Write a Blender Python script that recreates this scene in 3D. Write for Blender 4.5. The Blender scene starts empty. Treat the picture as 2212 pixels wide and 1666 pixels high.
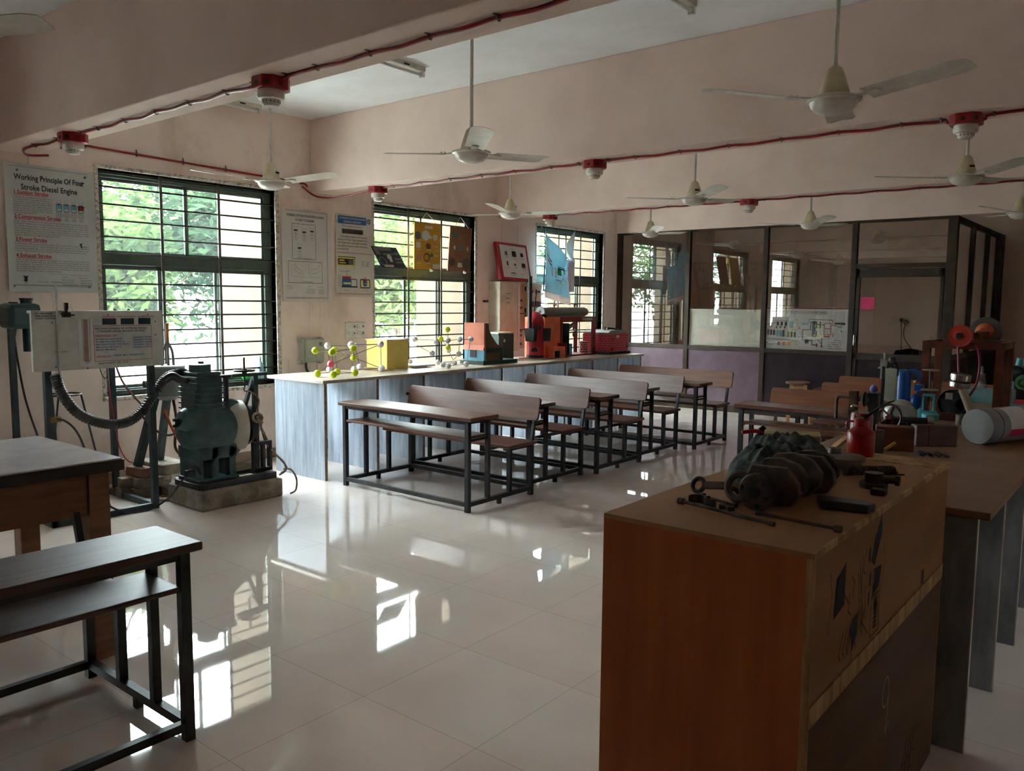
import bpy, bmesh, math, random
from mathutils import Vector, Matrix, noise
random.seed(7)
PI = math.pi
S = bpy.context.scene
COL = S.collection
XW, YP, ZB, ZC = -7.108, 11.52, 2.732, 3.47      # window wall, glazed partition, beam underside, ceiling

# ------------------------------------------------------------------ materials
def lin(c):
    f = lambda v: v/12.92 if v <= .04045 else ((v+.055)/1.055)**2.4
    return tuple(f(x/255) for x in c) + (1.0,)
MATS = {}
def mat(name, c, c2=None, rough=.6, metal=0., scale=8., stretch=(1,1,1), detail=4., bump=0., lo=.4, hi=.62, spec=.5, kind='noise', coat=0.):
    if name in MATS: return MATS[name]
    m = bpy.data.materials.new(name); m.use_nodes = True
    nt = m.node_tree; N = nt.nodes; L = nt.links
    b = N['Principled BSDF']
    b.inputs['Roughness'].default_value = rough; b.inputs['Metallic'].default_value = metal
    b.inputs['Specular IOR Level'].default_value = spec
    b.inputs['Coat Weight'].default_value = coat
    b.inputs['Base Color'].default_value = lin(c)
    tc = N.new('ShaderNodeTexCoord'); mp = N.new('ShaderNodeMapping')
    mp.inputs['Scale'].default_value = stretch
    L.new(tc.outputs['Object'], mp.inputs['Vector'])
    if kind == 'wave':
        t = N.new('ShaderNodeTexWave'); t.inputs['Scale'].default_value = scale
        t.inputs['Distortion'].default_value = 9; t.inputs['Detail'].default_value = 3; t.inputs['Detail Scale'].default_value = 1.2
        fac = t.outputs['Fac']
    else:
        t = N.new('ShaderNodeTexNoise'); t.inputs['Scale'].default_value = scale
        t.inputs['Detail'].default_value = detail; t.inputs['Roughness'].default_value = .62
        fac = t.outputs['Fac']
    L.new(mp.outputs['Vector'], t.inputs['Vector'])
    r = N.new('ShaderNodeValToRGB')
    c2 = c2 or tuple(max(0, x*.9) for x in c)
    r.color_ramp.elements[0].position = lo; r.color_ramp.elements[1].position = hi
    r.color_ramp.elements[0].color = lin(c2); r.color_ramp.elements[1].color = lin(c)
    L.new(fac, r.inputs['Fac']); L.new(r.outputs['Color'], b.inputs['Base Color'])
    if bump:
        bn = N.new('ShaderNodeBump'); bn.inputs['Strength'].default_value = bump; bn.inputs['Distance'].default_value = .01
        L.new(fac, bn.inputs['Height']); L.new(bn.outputs['Normal'], b.inputs['Normal'])
    MATS[name] = m
    return m

def floor_mat():
    m = bpy.data.materials.new('vitrified_tiles'); m.use_nodes = True
    nt = m.node_tree; N = nt.nodes; L = nt.links; b = N['Principled BSDF']
    tc = N.new('ShaderNodeTexCoord'); mp = N.new('ShaderNodeMapping'); mp.inputs['Location'].default_value = (.02, .34, 0)
    L.new(tc.outputs['Object'], mp.inputs['Vector'])
    br = N.new('ShaderNodeTexBrick'); br.offset = 0; br.squash = 1
    br.inputs['Scale'].default_value = 1; br.inputs['Brick Width'].default_value = .61; br.inputs['Row Height'].default_value = .61
    br.inputs['Mortar Size'].default_value = .0013; br.inputs['Mortar Smooth'].default_value = .2
    br.inputs['Color1'].default_value = lin((236,223,213)); br.inputs['Color2'].default_value = lin((231,217,207)); br.inputs['Mortar'].default_value = lin((176,164,150))
    L.new(mp.outputs['Vector'], br.inputs['Vector'])
    n = N.new('ShaderNodeTexNoise'); n.inputs['Scale'].default_value = 2.2; n.inputs['Detail'].default_value = 6
    L.new(tc.outputs['Object'], n.inputs['Vector'])
    mx = N.new('ShaderNodeMixRGB'); mx.blend_type = 'MULTIPLY'; mx.inputs['Fac'].default_value = .22
    rp = N.new('ShaderNodeValToRGB'); rp.color_ramp.elements[0].color = (.72,.68,.63,1); rp.color_ramp.elements[0].position = .35; rp.color_ramp.elements[1].position = .65
    L.new(n.outputs['Fac'], rp.inputs['Fac']); L.new(br.outputs['Color'], mx.inputs['Color1']); L.new(rp.outputs['Color'], mx.inputs['Color2'])
    L.new(mx.outputs['Color'], b.inputs['Base Color'])
    n2 = N.new('ShaderNodeTexNoise'); n2.inputs['Scale'].default_value = 9; n2.inputs['Detail'].default_value = 5
    L.new(tc.outputs['Object'], n2.inputs['Vector'])
    mr = N.new('ShaderNodeMapRange'); mr.inputs['To Min'].default_value = .012; mr.inputs['To Max'].default_value = .05
    L.new(n2.outputs['Fac'], mr.inputs['Value']); L.new(mr.outputs['Result'], b.inputs['Roughness'])
    b.inputs['IOR'].default_value = 1.55
    b.inputs['Coat Weight'].default_value = .5; b.inputs['Coat Roughness'].default_value = .012
    return m

def glass_mat(name, tint, refl, base, haze=0.):
    m = bpy.data.materials.new(name); m.use_nodes = True
    nt = m.node_tree; N = nt.nodes; L = nt.links
    N.remove(N['Principled BSDF']); out = N['Material Output']
    t = N.new('ShaderNodeBsdfTransparent'); t.inputs['Color'].default_value = lin(tint)
    g = N.new('ShaderNodeBsdfGlossy'); g.inputs['Roughness'].default_value = .0; g.inputs['Color'].default_value = (1,1,1,1)
    lw = N.new('ShaderNodeLayerWeight'); lw.inputs['Blend'].default_value = .5
    mx = N.new('ShaderNodeMixShader')
    pw = N.new('ShaderNodeMath'); pw.operation = 'POWER'; pw.inputs[1].default_value = refl
    ma = N.new('ShaderNodeMath'); ma.operation = 'MULTIPLY_ADD'; ma.inputs[1].default_value = 1-base; ma.inputs[2].default_value = base
    L.new(lw.outputs['Facing'], pw.inputs[0]); L.new(pw.outputs[0], ma.inputs[0]); L.new(ma.outputs[0], mx.inputs['Fac'])
    src = t
    if haze:
        h = N.new('ShaderNodeBsdfTranslucent'); h.inputs['Color'].default_value = (.9,.96,1,1); src = N.new('ShaderNodeMixShader'); src.inputs['Fac'].default_value = haze
        L.new(t.outputs[0], src.inputs[1]); L.new(h.outputs[0], src.inputs[2])
    L.new(src.outputs[0], mx.inputs[1]); L.new(g.outputs[0], mx.inputs[2]); L.new(mx.outputs[0], out.inputs['Surface'])
    return m

def leaf_mat(name, a, b_):
    m = bpy.data.materials.new(name); m.use_nodes = True
    nt = m.node_tree; N = nt.nodes; L = nt.links
    N.remove(N['Principled BSDF']); out = N['Material Output']
    n = N.new('ShaderNodeTexNoise'); n.inputs['Scale'].default_value = 1.7; n.inputs['Detail'].default_value = 5
    tc = N.new('ShaderNodeTexCoord'); L.new(tc.outputs['Object'], n.inputs['Vector'])
    r = N.new('ShaderNodeValToRGB'); r.color_ramp.elements[0].color = lin(a); r.color_ramp.elements[1].color = lin(b_)
    r.color_ramp.elements[0].position = .4; r.color_ramp.elements[1].position = .6
    L.new(n.outputs['Fac'], r.inputs['Fac'])
    d = N.new('ShaderNodeBsdfDiffuse'); t = N.new('ShaderNodeBsdfTranslucent'); mx = N.new('ShaderNodeMixShader'); mx.inputs['Fac'].default_value = .5
    L.new(r.outputs['Color'], d.inputs['Color']); L.new(r.outputs['Color'], t.inputs['Color'])
    L.new(d.outputs[0], mx.inputs[1]); L.new(t.outputs[0], mx.inputs[2]); L.new(mx.outputs[0], out.inputs['Surface'])
    return m

def brick_mat(name, c1, c2, mortar, w, h, ms):
    m = bpy.data.materials.new(name); m.use_nodes = True
    nt = m.node_tree; N = nt.nodes; L = nt.links; b = N['Principled BSDF']; b.inputs['Roughness'].default_value = .5
    tc = N.new('ShaderNodeTexCoord'); sp = N.new('ShaderNodeSeparateXYZ'); ad = N.new('ShaderNodeMath'); cb = N.new('ShaderNodeCombineXYZ')
    L.new(tc.outputs['Object'], sp.inputs[0]); L.new(sp.outputs['X'], ad.inputs[0]); L.new(sp.outputs['Y'], ad.inputs[1])
    L.new(ad.outputs[0], cb.inputs['X']); L.new(sp.outputs['Z'], cb.inputs['Y'])
    br = N.new('ShaderNodeTexBrick'); br.inputs['Scale'].default_value = 1; br.inputs['Brick Width'].default_value = w; br.inputs['Row Height'].default_value = h
    br.inputs['Mortar Size'].default_value = ms
    br.inputs['Color1'].default_value = lin(c1); br.inputs['Color2'].default_value = lin(c2); br.inputs['Mortar'].default_value = lin(mortar)
    L.new(cb.outputs[0], br.inputs['Vector']); L.new(br.outputs['Color'], b.inputs['Base Color'])
    return m

PINK = mat('pink_wall_paint', (230,208,197), (216,192,180), rough=.75, scale=1.3, lo=.3, hi=.6, bump=.03, spec=.3)
WALLW = mat('stained_pink_wall_paint', (230,211,200), (200,178,162), rough=.75, scale=1.6, stretch=(1,1,.6), lo=.3, hi=.5, bump=.04, detail=8, spec=.3)
WHITE = mat('white_ceiling_paint', (236,238,242), (228,229,232), rough=.85, scale=2)
FLOOR = floor_mat()
SKIRT = mat('brown_skirting_tile', (150,128,108), (128,106,88), rough=.25, scale=5)
ALU = mat('dark_green_window_aluminium', (96,110,100), (82,96,86), rough=.45, metal=.3, scale=6)
BAR = mat('black_grille_paint', (40,36,34), (30,26,24), rough=.5, scale=20)
FLATBAR = mat('grey_grille_flat', (96,90,84), (76,70,66), rough=.5, scale=20)
JAMB = mat('speckled_stone_lining', (204,196,184), (126,114,102), rough=.5, scale=38, lo=.38, hi=.55, detail=6)
PANE = glass_mat('clear_window_glass', (244,250,247), 5, .025, .006)
PART = mat('dark_bronze_aluminium', (62,48,34), (50,38,26), rough=.5, scale=8, spec=.3)
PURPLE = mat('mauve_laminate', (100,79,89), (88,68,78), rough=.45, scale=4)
PGLASS = glass_mat('reflective_office_glass', (248,246,242), 4, .11)
MARBLE = mat('blue_grey_marble', (178,188,200), (122,136,152), rough=.3, scale=4, stretch=(5.5,5.5,.5), lo=.3, hi=.66, detail=8)
MEDGE = mat('sawn_marble_edge', (150,136,118), (120,106,92), rough=.6, scale=30)
CTOP = mat('dusty_beige_stone_top', (205,192,176), (172,158,142), rough=.35, scale=5, detail=7)
WOOD = mat('reddish_brown_bench_wood', (112,72,56), (82,52,40), rough=.38, scale=3, stretch=(1,14,14), lo=.3, hi=.7, detail=6, bump=.04)
WOODB = mat('brown_backrest_wood', (118,80,64), (88,58,46), rough=.34, scale=3, stretch=(1,10,10), lo=.3, hi=.7, detail=6, bump=.03)
WOODO = mat('orange_brown_backrest_wood', (138,82,42), (108,60,30), rough=.4, scale=3, stretch=(1,10,10), lo=.3, hi=.7, detail=6, bump=.03)
STEEL = mat('dark_grey_bench_steel', (52,54,56), (38,38,40), rough=.45, metal=.2, scale=12)
PLY = mat('orange_brown_plywood', (190,104,36), (158,78,22), rough=.5, scale=2.2, stretch=(5,5,.5), lo=.3, hi=.72, detail=7)
PLYR = mat('dull_tan_plywood', (168,118,68), (136,92,52), rough=.65, scale=2.4, stretch=(3,.6,3), lo=.3, hi=.7, detail=6)
PLYT = mat('worn_plywood_top', (176,128,82), (146,100,62), rough=.6, scale=2.5, stretch=(3,.7,1), lo=.3, hi=.7, detail=7)
PLYE = mat('pale_plywood_edge', (198,162,110), (150,112,70), rough=.7, scale=20, stretch=(1,1,.2))
TABLEW = mat('brown_table_wood', (146,100,72), (112,74,52), rough=.5, scale=3, stretch=(8,1,8), lo=.3, hi=.7, detail=6)
TABLET = mat('grey_laminate_top', (232,232,236), (218,217,220), rough=.14, scale=6)
WTOP = mat('worn_brown_worktop', (146,110,82), (112,82,60), rough=.45, scale=3.2, lo=.3, hi=.65, detail=8)
FANC = mat('cream_fan_enamel', (214,210,200), (198,192,180), rough=.3, scale=9)
FANY = mat('aged_cream_plastic', (220,208,176), (200,186,150), rough=.4, scale=9)
RED = mat('fire_alarm_red', (160,22,30), (132,16,24), rough=.35, scale=10)
DETW = mat('white_detector_plastic', (226,222,214), (210,204,194), rough=.35, scale=10)
CLIP = mat('zinc_clip', (120,118,114), rough=.4, metal=.8, scale=20)
BLACK = mat('black_print', (26,24,24), rough=.7)
REDP = mat('red_print', (184,36,48), rough=.7)
BLUEP = mat('blue_print', (42,92,150), rough=.7)
GREYP = mat('grey_print', (96,96,100), rough=.7)
LIGHTP = mat('pale_blue_print', (104,164,196), rough=.7)
YELP = mat('yellow_print', (222,208,110), rough=.7)
ORP = mat('orange_print', (214,110,40), rough=.7)
GREENP = mat('green_print', (44,140,84), rough=.7)
PAPER = mat('white_vinyl_sheet', (214,212,208), (204,200,196), rough=.4, scale=4)
PAPERG = mat('greenish_white_vinyl', (196,200,190), (184,188,176), rough=.35, scale=3)
TEAL = mat('dark_teal_engine_paint', (56,88,86), (42,66,66), rough=.42, scale=7)
BLACKM = mat('black_oily_metal', (48,50,52), (34,35,37), rough=.42, metal=.15, scale=10)
RIGS = mat('dark_teal_rig_steel', (48,64,68), (36,48,52), rough=.45, metal=.05, scale=10)
CONC = mat('rough_grey_concrete', (150,142,128), (112,104,92), rough=.9, scale=9, detail=9, bump=.25)
RUST = mat('rusty_dark_iron', (96,76,60), (60,48,40), rough=.55, metal=.2, scale=18, detail=8, bump=.1)
BROWNM = mat('oxide_brown_steel', (110,52,26), (78,36,20), rough=.5, scale=10)
CHROME = mat('bright_machined_metal', (190,184,176), rough=.2, metal=1., scale=10)
RUBBER = mat('black_rubber', (26,26,28), rough=.6)
PVC = mat('grey_plastic_pipe', (138,138,136), (124,124,122), rough=.4, scale=4)
CREAM = mat('cream_sheet_metal', (206,200,180), (186,178,156), rough=.45, scale=5)

# ------------------------------------------------------------------ mesh building
def mw(o):
    m = o.matrix_basis.copy()
    while o.parent: o = o.parent; m = o.matrix_basis @ m
    return m
class G:
    """collects shapes and links them as one mesh"""
    def __init__(s): s.bm = bmesh.new()
    def hexa(s, v):
        vs = [s.bm.verts.new(p) for p in v]
        for f in ((0,3,2,1),(4,5,6,7),(0,1,5,4),(1,2,6,5),(2,3,7,6),(3,0,4,7)): s.bm.faces.new([vs[i] for i in f])
        return s
    def box(s, x0, x1, y0, y1, z0, z1, M=None):
        v = [(x0,y0,z0),(x1,y0,z0),(x1,y1,z0),(x0,y1,z0),(x0,y0,z1),(x1,y0,z1),(x1,y1,z1),(x0,y1,z1)]
        if M: v = [M @ Vector(p) for p in v]
        return s.hexa(v)
    def bar(s, p0, p1, w, h=None, up=(0,0,1)):
        h = h or w; p0, p1 = Vector(p0), Vector(p1); d = (p1-p0).normalized(); u = Vector(up)
        if abs(d.dot(u)) > .95: u = Vector((0,1,0))
        a = d.cross(u).normalized(); b = a.cross(d).normalized()
        v = []
        for p in (p0, p1):
            for i, j in ((-1,-1),(1,-1),(1,1),(-1,1)): v.append(p + a*i*w/2 + b*j*h/2)
        return s.hexa(v)
    def ring(s, c, a, b, r, n): return [s.bm.verts.new(c + a*math.cos(2*PI*i/n)*r + b*math.sin(2*PI*i/n)*r) for i in range(n)]
    def skin(s, rings, cap=True):
        n = len(rings[0])
        for r0, r1 in zip(rings, rings[1:]):
            for i in range(n): s.bm.faces.new((r0[i], r0[(i+1)%n], r1[(i+1)%n], r1[i]))
        if cap:
            s.bm.faces.new(rings[0][::-1]); s.bm.faces.new(rings[-1])
        return s
    def frame(s, d):
        d = Vector(d).normalized(); u = Vector((0,0,1)) if abs(d.z) < .9 else Vector((1,0,0))
        a = d.cross(u).normalized(); return d, a, d.cross(a).normalized()
    def cyl(s, p0, p1, r, r2=None, n=16):
        p0, p1 = Vector(p0), Vector(p1); d, a, b = s.frame(p1-p0)
        return s.skin([s.ring(p0,a,b,r,n), s.ring(p1,a,b,r if r2 is None else r2,n)])
    def lathe(s, prof, o=(0,0,0), d=(0,0,1), n=24):
        o = Vector(o); d, a, b = s.frame(d)
        return s.skin([s.ring(o+d*z, a, b, max(r,.0004), n) for r, z in prof])
    def tube(s, pts, r, n=8, sub=6, smooth=True):
        P = [Vector(p) for p in pts]
        if smooth and len(P) > 2:
            Q = []
            for i in range(len(P)-1):
                p0, p1, p2, p3 = P[max(i-1,0)], P[i], P[i+1], P[min(i+2,len(P)-1)]
                for k in range(sub):
                    t = k/sub; Q.append(.5*((2*p1)+(p2-p0)*t+(2*p0-5*p1+4*p2-p3)*t*t+(3*p1-p0-3*p2+p3)*t**3))
            P = Q + [P[-1]]
        rings = []; pa = None
        for i, p in enumerate(P):
            d = (P[min(i+1,len(P)-1)] - P[max(i-1,0)]).normalized()
            if pa is None: _, pa, _ = s.frame(d)
            pa = (pa - d*pa.dot(d)).normalized(); b = d.cross(pa)
            rings.append(s.ring(p, pa, b, r(i) if callable(r) else r, n))
        return s.skin(rings)
    def sphere(s, c, r, n=14, sc=(1,1,1)):
        M = Matrix.Translation(c) @ Matrix.Diagonal((r*sc[0], r*sc[1], r*sc[2], 1))
        bmesh.ops.create_uvsphere(s.bm, u_segments=n, v_segments=max(6,n*2//3), radius=1, matrix=M); return s
    def torus(s, c, R, r, d=(0,0,1), n=28, m=8, a0=0, a1=2*PI):
        c = Vector(c); d, a, b = s.frame(d); rings = []; full = a1-a0 > 6.28
        for i in range(n + (0 if full else 1)):
            t = a0 + (a1-a0)*i/n; e = a*math.cos(t)+b*math.sin(t)
            rings.append(s.ring(c+e*R, e, d, r, m))
        if full: rings.append(rings[0])
        return s.skin(rings, cap=not full)
    def prism(s, poly, o, u, v, t):
        """polygon (a,b) in the plane o + a*u + b*v, thickened by vector t"""
        o, u, v, t = map(Vector, (o, u, v, t))
        A = [s.bm.verts.new(o+u*a+v*b) for a, b in poly]; B = [s.bm.verts.new(o+u*a+v*b+t) for a, b in poly]
        s.bm.faces.new(A[::-1]); s.bm.faces.new(B); n = len(A)
        for i in range(n): s.bm.faces.new((A[i], A[(i+1)%n], B[(i+1)%n], B[i]))
        return s
    def quad(s, *p): s.bm.faces.new([s.bm.verts.new(q) for q in p]); return s
    def out(s, name, m, parent=None, smooth=False, bevel=0, world=True, sub=0):
        bm = s.bm
        bmesh.ops.recalc_face_normals(bm, faces=bm.faces)
        if parent and world: bmesh.ops.transform(bm, matrix=mw(parent).inverted(), verts=bm.verts)
        me = bpy.data.meshes.new(name); bm.to_mesh(me); bm.free()
        if m: me.materials.append(m)
        o = bpy.data.objects.new(name, me); COL.objects.link(o)
        if parent: o.parent = parent
        if smooth:
            for p in me.polygons: p.use_smooth = True
            me.set_sharp_from_angle(angle=math.radians(38))
        if bevel:
            b = o.modifiers.new('bevel', 'BEVEL'); b.width = bevel; b.segments = 2; b.limit_method = 'ANGLE'
        if sub:
            q = o.modifiers.new('subd', 'SUBSURF'); q.levels = sub; q.render_levels = sub
        return o
def thing(name, label, cat, loc=(0,0,0), rz=0, group=None):
    o = bpy.data.objects.new(name, None); COL.objects.link(o)
    o.empty_display_size = .05
    o.matrix_basis = Matrix.Translation(loc) @ Matrix.Rotation(rz, 4, 'Z')
    return tag(o, label, cat, group)
def tag(o, label, cat, group=None):
    o['label'] = label; o['category'] = cat
    if group: o['group'] = group
    return o
def struct(o, label=None):
    o['kind'] = 'structure'
    if label: o['label'] = label
    return o
def dup(root, loc, rz, label, group=None):
    r = root.copy(); COL.objects.link(r); r.matrix_basis = Matrix.Translation(loc) @ Matrix.Rotation(rz, 4, 'Z')
    r['label'] = label
    if group: r['group'] = group
    for ch in root.children:
        c = ch.copy(); COL.objects.link(c); c.parent = r
        for g in ch.children:
            d = g.copy(); COL.objects.link(d); d.parent = c
    return r

class Sheet:
    """flat printing on a real sheet: (u,v) in metres from the lower-left corner"""
    def __init__(s, o, u, v, w, h):
        s.o, s.u, s.v = Vector(o), Vector(u).normalized(), Vector(v).normalized(); s.n = s.u.cross(s.v); s.w, s.h = w, h
        s.g = {}
    def P(s, a, b, e): return s.o + s.u*a + s.v*b + s.n*e
    def G(s, m):
        if m.name not in s.g: s.g[m.name] = (G(), m, .0016+.0005*len(s.g))
        return s.g[m.name]
    def rect(s, m, a0, b0, a1, b1):
        g, _, e = s.G(m); g.quad(s.P(a0,b0,e), s.P(a1,b0,e), s.P(a1,b1,e), s.P(a0,b1,e)); return s
    def poly(s, m, pts):
        g, _, e = s.G(m); g.quad(*[s.P(a,b,e) for a, b in pts]); return s
    def line(s, m, pts, w=.003):
        g, _, e = s.G(m)
        for (a,b), (c,d) in zip(pts, pts[1:]):
            l = math.hypot(c-a, d-b) or 1; x, y = -(d-b)/l*w/2, (c-a)/l*w/2
            g.quad(s.P(a+x,b+y,e), s.P(a-x,b-y,e), s.P(c-x,d-y,e), s.P(c+x,d+y,e))
        return s
    def box(s, m, a0, b0, a1, b1, w=.003): return s.line(m, [(a0,b0),(a1,b0),(a1,b1),(a0,b1),(a0,b0)], w)
    def circ(s, m, a, b, r, w=.003, n=20): return s.line(m, [(a+r*math.cos(2*PI*i/n), b+r*math.sin(2*PI*i/n)) for i in range(n+1)], w)
    def disc(s, m, a, b, r, n=16): return s.poly(m, [(a+r*math.cos(2*PI*i/n), b+r*math.sin(2*PI*i/n)) for i in range(n)])
    def text(s, m, t, a, b, size, align='LEFT', rot=0, bold=0., fit=None):
        cu = bpy.data.curves.new('t', 'FONT'); cu.body = t; cu.size = size; cu.align_x = align; cu.resolution_u = 2; cu.offset = bold
        ob = bpy.data.objects.new('t', cu); COL.objects.link(ob)
        bpy.context.view_layer.update()
        me = bpy.data.meshes.new_from_object(ob.evaluated_get(bpy.context.evaluated_depsgraph_get()))
        bpy.data.objects.remove(ob); bpy.data.curves.remove(cu)
        k = 1
        if fit and len(me.vertices):
            xs = [v.co.x for v in me.vertices]; k = fit/max(1e-6, max(xs)-min(xs))
        g, _, e = s.G(m); c, sn = math.cos(rot), math.sin(rot)
        vs = [g.bm.verts.new(s.P(a+(v.co.x*c*k-v.co.y*sn), b+(v.co.x*sn*k+v.co.y*c), e)) for v in me.vertices]
        for p in me.polygons:
            try: g.bm.faces.new([vs[i] for i in p.vertices])
            except ValueError: pass
        bpy.data.meshes.remove(me); return s
    def done(s, parent, names):
        for k, (g, m, e) in s.g.items(): g.out(names.get(k, 'printed_graphic'), m, parent)
PN = {'black_print':'printed_text', 'red_print':'red_print', 'blue_print':'blue_print', 'grey_print':'grey_print'}
SKYS, EXPO = 4.0, 3.85
# ------------------------------------------------------------------ room shell
XR, YF, YB = 3.7, -3.2, 15.07
WZ0, WZ1 = .76, 2.70
WIN = [(.42,1.02), (3.245,4.975), (6.295,8.0), (9.335,11.06)]  # first is a narrow unseen window, added to light the near table
struct(G().box(XW-.3, XR+.2, YF-.2, YB+.2, -.2, 0).out('floor', FLOOR))
struct(G().box(XW-.22, XR+.2, YF-.2, YB+.2, ZC, ZC+.2).out('ceiling', WHITE))
g = G(); xa, xb = XW-.2, XW; y = YF-.2
for a, b in WIN:
    g.box(xa, xb, y, a, -.2, ZC); g.box(xa, xb, a, b, -.2, WZ0); g.box(xa, xb, a, b, WZ1, ZC); y = b
g.box(xa, xb, y, YB+.2, -.2, ZC)
struct(g.out('wall_left', WALLW))
struct(G().box(XW, XR, YB, YB+.2, 0, ZC).out('wall_back', PINK))
g = G(); d0, d1_ = 4.3, 5.25
g.box(XR, XR+.2, YF-.2, d0, 0, ZC).box(XR, XR+.2, d1_, YB+.2, 0, ZC).box(XR, XR+.2, d0, d1_, 2.1, ZC)
struct(g.out('wall_right', PINK))
g = G()
for a, b in ((d0,d0+.06),(d1_-.06,d1_)): g.box(XR-.01, XR+.21, a, b, 0, 2.1)
g.box(XR-.01, XR+.21, d0, d1_, 2.04, 2.1); g.box(XR+.06, XR+.10, d0+.12, d1_-.06, .01, 2.04); struct(g.out('added_door_2', PART))  # unseen door added for daylight on the right; leaf leaves a narrow gap
struct(G().box(XR+.2, 40, -30, 40, -.2, -.02).out('corridor_floor', mat('grey_corridor_paving', (140,136,130), rough=.9, scale=1)))
struct(G().box(XW, XR, YF-.2, YF, 0, ZC).out('wall_front', PINK))
for i, y0 in enumerate((-.62, 2.41, 5.43, 8.43, 11.45)):
    struct(G().box(XW, XR, y0, y0+.325, ZB, ZC).out('beam', PINK, bevel=.008))
struct(G().box(XW, XW+.012, YF, YP-.03, 0, .1).out('baseboard_left', SKIRT))
struct(G().box(-2.1, XR, YB-.012, YB, 0, .1).out('baseboard_back', SKIRT))
# faint raised conduit lines chased into the window wall
g = G()
for yy, z0, z1 in ((2.72,2.655,ZC),(5.39,.1,2.52),(5.53,.1,2.5),(5.12,.1,1.0),(8.55,1.9,2.68),(8.9,2.4,2.68),(2.06,.1,2.5),(2.85,.1,1.68)): g.box(XW-.01, XW+.005, yy-.009, yy+.009, z0, z1)
g.box(XW-.01, XW+.005, 8.02, 9.3, 2.66, 2.675); g.box(XW-.01, XW+.005, 5.0, 6.3, 2.66, 2.672)
struct(g.out('trim_1', WALLW))

def window(n, y0, y1, dust=0):
    W = thing('window_%d' % n, 'barred sliding window %d in the left wall' % n, 'window', (XW, (y0+y1)/2, WZ0)); struct(W)
    X0, X1 = XW-.115, XW-.065; w = y1-y0; k = w/1.73
    f = G()
    f.box(X0, X1, y0, y0+.045, WZ0, WZ1); f.box(X0, X1, y1-.085, y1, WZ0, WZ1)
    f.box(X0, X1, y0, y1, WZ1-.06, WZ1); f.box(X0, X1, y0, y1, WZ0, WZ0+.06); f.box(X0-.01, X1+.01, y0, y1, 1.9, 1.995)
    for d in (.012, .03): f.box(X1, X1+.02, y0, y1, WZ1-d-.006, WZ1-d)
    f.out('window_frame', ALU, W, bevel=.003)
    ym = y0+.80*k
    def sash(a, b, z0, z1, x):
        s = G(); t = .028
        s.box(x, x+.018, a, a+t, z0, z1); s.box(x, x+.018, b-t, b, z0, z1); s.box(x, x+.018, a, b, z0, z0+t); s.box(x, x+.018, a, b, z1-t, z1)
        so = s.out('sash', ALU, W)
        G().box(x+.006, x+.011, a+t, b-t, z0+t, z1-t).out('window_pane', PANE, so)
    sash(y0+.045, ym+.05, 1.995, WZ1-.06, X0+.004); sash(ym, y1-.085, 1.995, WZ1-.06, X0+.027)
    a, b = y0+.52*k, y0+1.09*k
    sash(y0+.045, a+.06, .82, 1.9, X0+.004); sash(a+.005, b+.07, .82, 1.9, X0+.027); sash(b+.01, y1-.085, .82, 1.9, X0+.004)
    s = G()
    for z in (2.554,2.409,2.276,2.136,1.996,1.867,1.738,1.597,1.465,1.329,1.196,1.063,.93,.80): s.cyl((XW-.02,y0,z), (XW-.02,y1,z), .0092, n=6)
    s.out('grille_bars', BAR, W)
    s = G()
    for d in (.55, 1.12): s.box(XW-.018, XW-.01, y0+d*k-.013, y0+d*k+.013, WZ0, WZ1)
    s.out('grille_uprights', FLATBAR, W)
    s = G(); t = .022
    for (a_, b_, c_, d_) in ((y0-.035,y0,WZ0-.03,WZ1+.02),(y1,y1+.045,WZ0-.03,WZ1+.02),(y0-.035,y1+.045,WZ1,WZ1+.03)): s.box(XW-.2, XW+(.014 if b_ > y0 else .003), a_, b_, c_, d_)
    s.box(XW-.2, XW+.03, y0-.035, y1+.045, WZ0-.035, WZ0)
    s.out('stone_lining', JAMB, W, bevel=.004)
for i, (a, b) in enumerate(WIN): window(i+1, a, b)

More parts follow.
